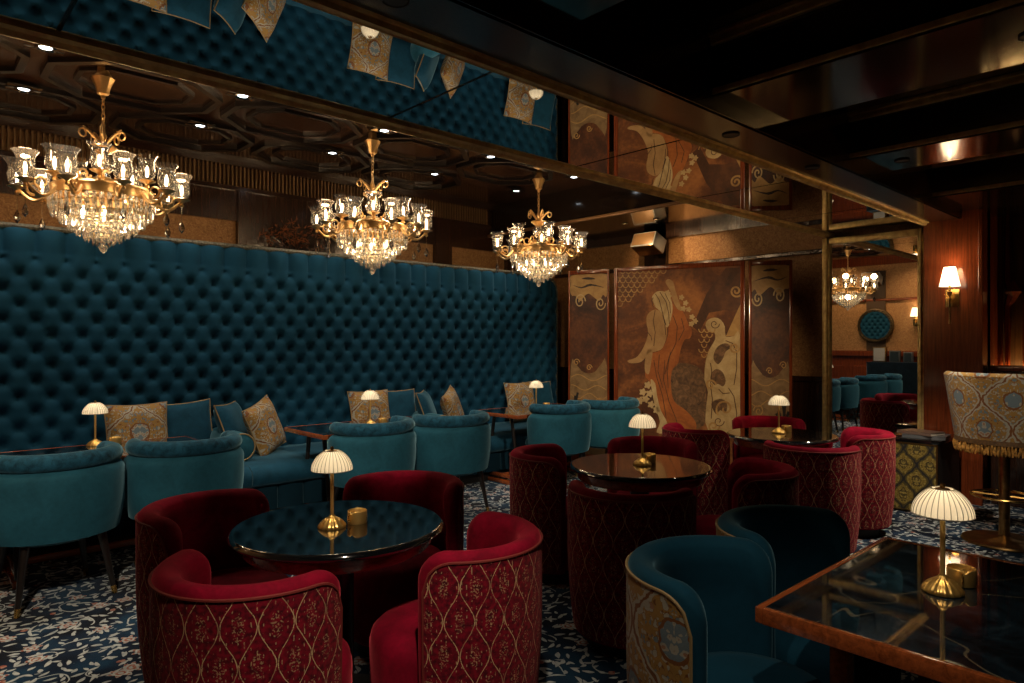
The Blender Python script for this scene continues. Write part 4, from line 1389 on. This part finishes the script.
def spiral(cx, cy, r, turns, fn, dirn=1, ph=0.0, n=30):
    return [fn(cx + r * (1 - 0.85 * k / (n - 1)) * math.cos(ph + dirn * 2 * PI * turns * k / (n - 1)), cy + r * (1 - 0.85 * k / (n - 1)) * math.sin(ph + dirn * 2 * PI * turns * k / (n - 1))) for k in range(n)]
relief(pc_o, goldp, 'gold_scrolls', [], 1.6, [spiral(638, 182, 23, 1.6, C), spiral(632, 385, 20, 1.4, C), spiral(545, 520, 20, 1.3, C, -1), spiral(598, 605, 34, 1.2, C, 1, 2.4), spiral(556, 668, 22, 1.4, C)], 0.011)
ink = lacquer_paint('brown_ink', (0.05, 0.02, 0.008), (0.08, 0.032, 0.012), (0.12, 0.05, 0.02), 6)
def CL(pts): return [C(*p) for p in pts]
relief(pc_o, ink, 'ink_line', [], 2.2, [CL([(346, 192), (360, 215), (372, 262), (384, 305)]), CL([(362, 186), (384, 220), (394, 262), (396, 300)]), CL([(380, 190), (398, 225), (400, 262)]),
    CL([(345, 250), (338, 290), (345, 330), (340, 380)]), CL([(318, 330), (330, 345), (333, 360)]), CL([(338, 205), (332, 218), (337, 224), (334, 232), (340, 240)]),
    CL([(372, 268), (380, 300), (383, 340)])], 0.0045)
relief(pc_o, ink, 'fold_line', [], 2.0, [CL([(410, 270), (425, 310), (420, 370), (395, 420), (380, 480)]), CL([(440, 280), (450, 320), (430, 360)]), CL([(340, 430), (350, 490), (372, 560), (385, 640)]),
    CL([(380, 430), (375, 500), (395, 580), (420, 640), (430, 683)]), CL([(400, 400), (388, 470), (392, 530)]), CL([(360, 410), (355, 470), (372, 530)])], 0.0045)
relief(pc_o, ink, 'carving_line', [], 2.0, [spiral(560, 300, 18, 1.2, C), CL([(545, 440), (550, 470), (545, 520), (552, 570), (548, 640)]), CL([(600, 360), (625, 370), (640, 400), (640, 460), (630, 520)]), CL([(610, 530), (630, 560), (640, 620), (635, 680)]), CL([(575, 535), (590, 550), (615, 548)]), spiral(575, 650, 20, 1.2, C)], 0.005)
sc_paths = []
for r in range(8):
    for c in range(9):
        cx = 206 + c * 21 + (10.5 if r % 2 else 0); cy = 106 + r * 17
        if (cx - 206) / 168 + (cy - 106) / 140 > 1.0: continue
        sc_paths.append([C(max(205, min(cx + 10.5 * q / 4, 400)), cy + 14 * math.sqrt(max(0, 1 - (q / 4) ** 2)) * 0.9) for q in range(-4, 5)])
relief(pc_o, goldp, 'scale_pattern', [], 1.0, sc_paths, 0.006)
sc_paths = []
for r in range(6):
    for c in range(3):
        cx = 512 + c * 20 + (10 if r % 2 else 0); cy = 318 + r * 18
        if cx > 556 - r * 6: continue
        sc_paths.append([C(cx + 10 * q / 4, cy + 14 * math.sqrt(max(0, 1 - (q / 4) ** 2)) * 0.9) for q in range(-4, 5)])
relief(pc_o, goldp, 'scale_pattern', [], 1.0, sc_paths, 0.006)

# side panels: clouds above, waves below, dark coral
def side(o, Wp, flip):
    def S(u, z):
        return (Wp * (0.06 + 0.88 * ((1 - u) if flip else u)), z)
    def SP(pts, k=3): return [S(*p) for p in smooth_poly(pts, k)]
    relief(o, goldp, 'cloud_motif', [SP([(0.0, 2.24), (1.0, 2.24), (1.0, 1.98), (0.9, 2.00), (0.8, 1.93), (0.66, 1.97), (0.5, 2.02), (0.36, 1.98), (0.3, 1.93), (0.2, 1.96), (0.12, 2.0), (0.0, 2.02)])], 0.8)
    relief(o, lac_d, 'cloud_gap', [SP([(0.05, 2.13), (0.3, 2.10), (0.55, 2.135), (0.95, 2.08), (0.6, 2.11), (0.3, 2.085)]), SP([(0.3, 2.2), (0.5, 2.215), (0.7, 2.19), (0.5, 2.185)])], 1.0)
    relief(o, cream, 'cloud_scroll', [], 1.1, [spiral(0.26, 1.93, 0.09, 1.6, lambda a, b: S(a + (a - 0.26) * 0.7, b)), spiral(0.83, 1.90, 0.085, 1.6, lambda a, b: S(a + (a - 0.83) * 0.7, b), -1)], 0.008)
    relief(o, tan, 'shore_motif', [SP([(0.0, 1.16), (0.12, 1.19), (0.3, 1.10), (0.5, 1.07), (0.7, 1.10), (0.88, 1.20), (1.0, 1.17), (1.0, 0.14), (0.0, 0.14)], 2)], 0.8)
    wv = []
    for q, (z, a) in enumerate(((1.02, 0.035), (0.90, 0.03), (0.80, 0.035), (0.62, 0.03), (0.5, 0.03), (0.36, 0.03))):
        wv.append([S(k / 20, z + a * math.sin(k / 20 * 2 * PI * (1.2 + 0.2 * q) + q * 1.3)) for k in range(21)])
    wv += [spiral(0.16, 1.20, 0.045, 1.4, lambda a, b: S(a + (a - 0.16), b)), spiral(0.52, 1.14, 0.04, 1.4, lambda a, b: S(a + (a - 0.52), b)), spiral(0.8, 0.72, 0.07, 1.5, lambda a, b: S(a + (a - 0.8), b)), spiral(0.78, 0.42, 0.07, 1.5, lambda a, b: S(a + (a - 0.78), b))]
    relief(o, goldp, 'wave_lines', [], 1.2, wv, 0.006)
    br = []
    for (x0, z0, x1, z1) in ((0.18, 0.35, 0.12, 0.80), (0.15, 0.55, 0.02, 0.72), (0.18, 0.5, 0.28, 0.72), (0.24, 0.6, 0.34, 0.70), (0.13, 0.68, 0.2, 0.84), (0.18, 0.45, 0.05, 0.52)):
        br.append([S(x0 + (x1 - x0) * t, z0 + (z1 - z0) * t ** 0.8) for t in (0, 0.33, 0.66, 1)])
    relief(o, M['black'], 'coral_motif', [], 1.6, br, 0.016)
side(pl_o, Wl, False)
side(pr_o, Wr, True)

# ------------------------------------------------------------------ wall speakers
def speaker(x, y, z, rz, label):
    t = thing('wall_speaker', label, 'speaker', (x, y, z), rz, 'box speakers on the walls')
    b = MB().box(-0.20, 0.20, -0.15, 0.13, -0.11, 0.11, 0.008)
    b.xform(Matrix.Rotation(math.radians(-24), 4, 'X')).build('cabinet', plain('grey_satin_case', (0.36, 0.40, 0.42), 0.3, 0.2), t)
    f = MB().box(-0.185, 0.185, -0.158, -0.148, -0.095, 0.095, 0.003).xform(Matrix.Rotation(math.radians(-24), 4, 'X'))
    f.build('front_grille', M['grille'], t)
    u = MB().box(-0.195, 0.195, -0.14, 0.12, -0.116, -0.106, 0.003).xform(Matrix.Rotation(math.radians(-24), 4, 'X'))
    u.build('underside', M['brass_d'], t)
    MB().tube([(0, 0.10, 0.0), (0, 0.29, 0.02)], 0.022, 10).box(-0.06, 0.06, 0.28, 0.305, -0.08, 0.10, 0.004).build('bracket', M['black'], t)
    t.scale = (0.85, 0.85, 0.85)
    return t
speaker(6.93, 5.02, 2.66, -PI / 2, 'tilted grey box speaker mounted high above the painted screen')
speaker(-0.355, 5.16, 2.72, PI / 2, 'tilted box speaker above the round frame, seen in the wall mirror')

# ------------------------------------------------------------------ sconces
def sconce():
    t = thing('wall_sconce', '', 'lamp')   # wall is at y = 0, the lamp stands off towards -y
    MB().box(-0.055, 0.055, -0.018, 0.0, -0.10, 0.06, 0.004).build('backplate', M['brass'], t)
    MB().tube([(0, -0.015, -0.02), (0, -0.07, -0.03), (0, -0.10, -0.02), (0, -0.10, 0.06)], 0.008, 10).lathe([(0.001, -0.035), (0.012, -0.03), (0.022, 0.0), (0.026, 0.006), (0.010, 0.01), (0.010, 0.08)], 16, (0, -0.10, 0.03)).build('arm', M['brass'], t)
    MB().tube([(0, -0.10, -0.02), (0, -0.10, -0.20), (0, -0.10, -0.25)], [0.007, 0.006, 0.010], 10).build('drop_rod', M['brass_d'], t)
    MB().lathe([(0.048, 0.255), (0.045, 0.255), (0.082, 0.085), (0.085, 0.085)], 36, (0, -0.10, 0)).build('lamp_shade', M['shade_s'], t)
    MB().lathe([(0.010, 0.10), (0.020, 0.15), (0.014, 0.19), (0.001, 0.20)], 14, (0, -0.10, 0)).build('bulb', M['bulb'], t)
    light('sconce_glow', 'POINT', (0, -0.10, 0.22), P_SCONCE, WARM, t, 0.03)
    return t
s1 = sconce()
s1.location = (7.08, 1.795, 1.86); s1.rotation_euler = (0, 0, -PI / 2)
s1['label'] = 'brass wall sconce with bright cone shade on the mahogany pier'; s1['group'] = 'brass wall sconces'
s2 = copy_tree(s1)
s2.location = (XL, 4.42, 1.86); s2.rotation_euler = (0, 0, PI / 2)
s2['label'] = 'brass sconce on patterned wallpaper, seen only in the wall mirror'

# ------------------------------------------------------------------ bar stool, cabinet, book, bar counter
bs = thing('bar_stool', 'brocade bar stool with bullion fringe on a bronze pole, right edge', 'stool', (5.92, 1.18, 0), math.radians(-50 - 35))
A = math.radians(112)
def stool_shell(off, z0, z1, n=45):
    def fn(i, j):
        q = i / (n - 1); a = -A + 2 * A * q
        e = min(q, 1 - q) * 2 * A * 0.34
        top = z1 - 0.14 * (1 - math.sqrt(max(0, 1 - (1 - min(1, e / 0.14)) ** 2)))
        t = j / 11
        z = z0 + (top - z0) * t
        r = 0.295 + 0.075 * ((z - 0.7) / 0.5) + off
        return ((r * math.sin(a), -r * math.cos(a), z), (a * 0.34, z))
    return fn, n
fo, n = stool_shell(0.0, 0.76, 1.205)
fi, _ = stool_shell(-0.06, 0.76, 1.205)
mb = MB().grid(n, 12, fo)
mb.build('back_cover', M['brocade'], bs, sharp=80)
mi = MB().grid(n, 12, fi)
# rounded rim joining inner and outer
def rim(i, j):
    (o_, _), (i_, _) = fo(i, 11), fi(i, 11)
    o_ = Vector(o_); i_ = Vector(i_); c = (o_ + i_) / 2; an = PI * j / 8
    return tuple(c + (o_ - c) * math.cos(an) + Vector((0, 0, 0.025 * math.sin(an))))
mi.grid(n, 9, rim)
for side_ in (0, n - 1):
    mi.grid(2, 12, lambda i, j: (fo(side_, j)[0] if i == 0 else fi(side_, j)[0]))
mi.build('backrest', M['brocade'], bs, sharp=80)
MB().lathe([(0.001, 0.70), (0.27, 0.70), (0.29, 0.73), (0.288, 0.80), (0.24, 0.83), (0.001, 0.84)], 40, (0, 0.01, 0)).build('seat', M['brocade'], bs)
MB().lathe([(0.285, 0.765), (0.304, 0.768), (0.306, 0.728), (0.288, 0.725)], 48).build('braid_band', plain('brown_braid', (0.10, 0.05, 0.015), 0.7, 0, 0, 0.5, 80), bs)
fg = MB()
for k in range(96):
    a = 2 * PI * k / 96
    r = 0.300; ph = random.random() * 6
    fg.tube([((r + 0.006 * math.sin(ph + q)) * math.cos(a + 0.012 * math.sin(2 * ph + q)), (r + 0.006 * math.sin(ph + q)) * math.sin(a + 0.012 * math.sin(2 * ph + q)), 0.73 - 0.075 * q / 5) for q in range(6)], [0.004, 0.0075, 0.0085, 0.0095, 0.0085, 0.003], 6)
fg.build('fringe', M['fringe'], bs)
MB().lathe([(0.034, 0.03), (0.034, 0.64), (0.07, 0.68), (0.10, 0.702)], 24).build('pole', M['brass_d'], bs)
MB().tube([(0.20 * math.cos(2 * PI * k / 40), 0.20 * math.sin(2 * PI * k / 40), 0.335) for k in range(41)], 0.010, 8, False).tube([(-0.2, 0, 0.335), (0.2, 0, 0.335)], 0.008, 8).build('footrest', M['brass'], bs)
MB().lathe([(0.001, 0.0), (0.262, 0.0), (0.265, 0.008), (0.255, 0.018), (0.06, 0.032), (0.034, 0.05), (0.001, 0.05)], 48).build('base', M['brass_d'], bs)

cb = thing('low_cabinet', 'low cabinet faced in gold damask with dark top, under the wall mirror', 'cabinet', (6.36, 2.0, 0))
MB().box(0.0, 0.62, -0.28, 0.36, 0.02, 0.595, 0.006).build('body', M['black'], cb, False)
MB().grid(2, 2, lambda i, j: ((-0.008, -0.275 + 0.63 * i, 0.02 + 0.57 * j), (0.63 * i, 0.57 * j))).grid(2, 2, lambda i, j: ((0.008, -0.275 + 0.63 * i, 0.02 + 0.57 * j), (0, 0))).build('damask_panel', M['damask_gold'], cb, False)
MB().box(-0.015, 0.635, -0.295, 0.375, 0.595, 0.625, 0.006).build('cabinet_top', M['black_gloss'], cb)
lt = MB()
for zz in (0.022, 0.588):
    lt.box(-0.012, -0.004, -0.278, 0.358, zz - 0.006, zz + 0.006)
for yy in (-0.275, 0.355):
    lt.box(-0.012, -0.004, yy - 0.006, yy + 0.006, 0.02, 0.59)
lt.build('edge_band', M['brass_d'], cb)
def book(x, y, z, rz, wd, ln, th, cov, label):
    t = thing('book', label, 'book', (x, y, z), rz, 'large books on the low cabinet')
    MB().box(-wd / 2 + 0.004, wd / 2 - 0.004, -ln / 2 + 0.004, ln / 2 - 0.004, 0.003, th - 0.003).build('pages', M['paper'], t, False)
    MB().box(-wd / 2, wd / 2, -ln / 2, ln / 2, 0, 0.003).box(-wd / 2, wd / 2, -ln / 2, ln / 2, th - 0.003, th).box(-wd / 2, -wd / 2 + 0.004, -ln / 2, ln / 2, 0, th).build('cover', cov, t, False)
    return t
book(6.56, 1.86, 0.625, 0.1, 0.26, 0.32, 0.028, M['book'], 'dark flat book lying beneath the pale book on the damask cabinet')
book(6.55, 1.90, 0.653, -0.25, 0.22, 0.29, 0.025, M['book2'], 'pale large book on top of the dark one')

bc = thing('back_counter', 'dark wooden counter behind the bar stool with amber lit back wall', 'counter', (7.42, 0.4, 0))
MB().box(-0.18, 0.32, -1.9, 1.14, 0.0, 1.19).build('body', M['wood_dark_z'], bc, False)
MB().box(-0.21, 0.13, -1.9, 1.15, 1.19, 1.235, 0.008).build('countertop', M['wood_pier'], bc)
dg = MB()
for k in range(6):
    dg.box(-0.195, -0.178, -1.8 + k * 0.49, -1.8 + k * 0.49 + 0.42, 0.15, 1.08, 0.01)
dg.build('door_panel', M['wood_dark_z'], bc)
ls = MB().box(0.20, 0.24, -1.85, 1.14, 1.20, 1.222).build('light_strip', emit('amber_strip', (1.0, 0.58, 0.20), 14.0), bc, False)

# ------------------------------------------------------------------ things seen in the mirror on the left wall
rm = thing('round_wall_panel', 'round ornate frame with teal tufted centre on the wallpaper, seen in mirror', 'wall decoration', (XL + 0.04, 5.16, 1.78), 0)
rm.rotation_euler = (0, PI / 2, 0)
fr = MB().lathe([(0.285, 0.0), (0.285, 0.03), (0.295, 0.045), (0.315, 0.04), (0.325, 0.05), (0.340, 0.045), (0.350, 0.02), (0.350, 0.0)], 64, flute=(24, 0.008))
for k in range(40):
    a = 2 * PI * k / 40
    fr.lathe([(0.001, -0.016), (0.013, 0), (0.001, 0.016)], 6, (0.318 * math.cos(a), 0.318 * math.sin(a), 0.05))
fr.build('frame', plain('dark_carved_bronze', (0.10, 0.07, 0.035), 0.4, 0.6, 0, 0.5, 40), rm)
def disc(i, j):
    r = 0.286 * j / 24; a = 2 * PI * i / 72
    x, y = r * math.cos(a), r * math.sin(a)
    h = 0.6 * tuft(y * 1.15 * 1.6, x * 1.6) + 0.012
    return (x, y, max(0.002, h))
MB().grid(72, 25, disc, cu=True).build('tufted_disc', M['teal_wall'], rm)

st = thing('host_stand', 'dark cloth-covered service counter against the wallpapered wall, seen in mirror', 'counter', (-0.35, 4.72, 0))
MB().box(-0.22, 0.22, -0.55, 0.45, 0, 1.02, 0.01).build('body', M['wood_dark_z'], st)
cl = MB()
nn = 60
def cloth(i, j):
    per = [(-0.235, 0.465), (0.235, 0.465), (0.235, -0.565), (-0.235, -0.565)]
    t = i / (nn - 1) * 3; k = min(2, int(t)); f = t - k
    a, b = per[k], per[k + 1]
    x = a[0] + (b[0] - a[0]) * f; y = a[1] + (b[1] - a[1]) * f
    fl = (1 - j / 6) * 0.015 * math.sin(i * 1.6)
    return (x + (fl if k == 1 else 0), y + (fl if k != 1 else 0), 0.02 + 1.015 * j / 6)
cl.grid(nn, 7, cloth)
cl.box(-0.235, 0.235, -0.565, 0.465, 1.025, 1.04)
cl.build('cloth_cover', velvet('navy_cloth', (0.006, 0.016, 0.028), (0.5, 0.7, 1), 0.3), st)
def menu(x, y, wd, ht, mat, name, label, cat):
    t = thing(name, label, cat, (x, y, 1.04), math.radians(8))
    MB().box(-0.03, 0.03, -wd / 2, wd / 2, 0, ht, 0.004).build('case', mat, t)
    MB().box(0.028, 0.034, -wd / 2 + 0.02, wd / 2 - 0.02, 0.02, ht - 0.02).build('front_panel', plain(name + '_front', (0.42, 0.42, 0.40) if 'menu' in name else (0.02, 0.035, 0.045), 0.4), t, False)
    return t
menu(-0.33, 5.00, 0.26, 0.30, M['brass_d'], 'menu_frame', 'silver framed menu panel standing on the service counter', 'frame')
menu(-0.33, 4.72, 0.20, 0.23, M['book'], 'leather_box', 'upright dark box beside the silver menu panel', 'box')
menu(-0.33, 4.48, 0.17, 0.20, M['book'], 'leather_box', 'smaller upright dark box at the end of the service counter', 'box')

# ------------------------------------------------------------------ dried flower arrangement behind the banquette
sh = thing('wall_ledge', 'dark ledge behind the top of the tufted banquette carrying dried flowers', 'shelf', (3.05, 6.63, 0))
MB().box(-0.8, 0.8, -0.12, 0.19, 2.20, 2.24, 0.006).build('board', M['wood_dark'], sh)
for s in (-0.6, 0.6):
    MB().prism([(-0.10, 2.2), (0.19, 2.2), (0.19, 1.95)], s - 0.02, s + 0.02, 'yz').build('bracket', M['wood_dark_z'], sh)
fa = thing('dried_flower_arrangement', 'dark dried flower arrangement with rust leaves above the tufted wall', 'flowers', (3.05, 6.62, 2.24))
MB().lathe([(0.001, 0), (0.06, 0), (0.09, 0.05), (0.085, 0.09), (0.05, 0.12), (0.06, 0.14)], 20).build('vase', M['black_gloss'], fa)
stm = MB(); lv = MB()
for k in range(46):
    a = random.uniform(0, 2 * PI); sp_ = random.uniform(0.05, 0.34)
    end = Vector((sp_ * math.cos(a), 0.4 * sp_ * math.sin(a), 0.14 + random.uniform(0.05, 0.34) * (1 - 0.5 * sp_ / 0.34)))
    stm.tube([(0, 0, 0.10), end * 0.5 + Vector((0, 0, 0.06)), end], 0.003, 5)
    for q in range(7):
        c = end + Vector((random.gauss(0, 0.035), random.gauss(0, 0.02), random.gauss(0, 0.03)))
        d1 = Vector((random.gauss(0, 1), random.gauss(0, 1), random.gauss(0, 1))).normalized() * 0.026
        d2 = d1.orthogonal().normalized() * 0.010
        lv.add([c - d1, c + d2, c + d1, c - d2], [(0, 1, 2, 3)])
stm.build('stems', M['wood_ebony'], fa)
tag(lv.build('foliage', plain('rust_leaves', (0.30, 0.10, 0.03), 0.6, 0, 0, 0.7, 9), fa, False), kind='stuff')
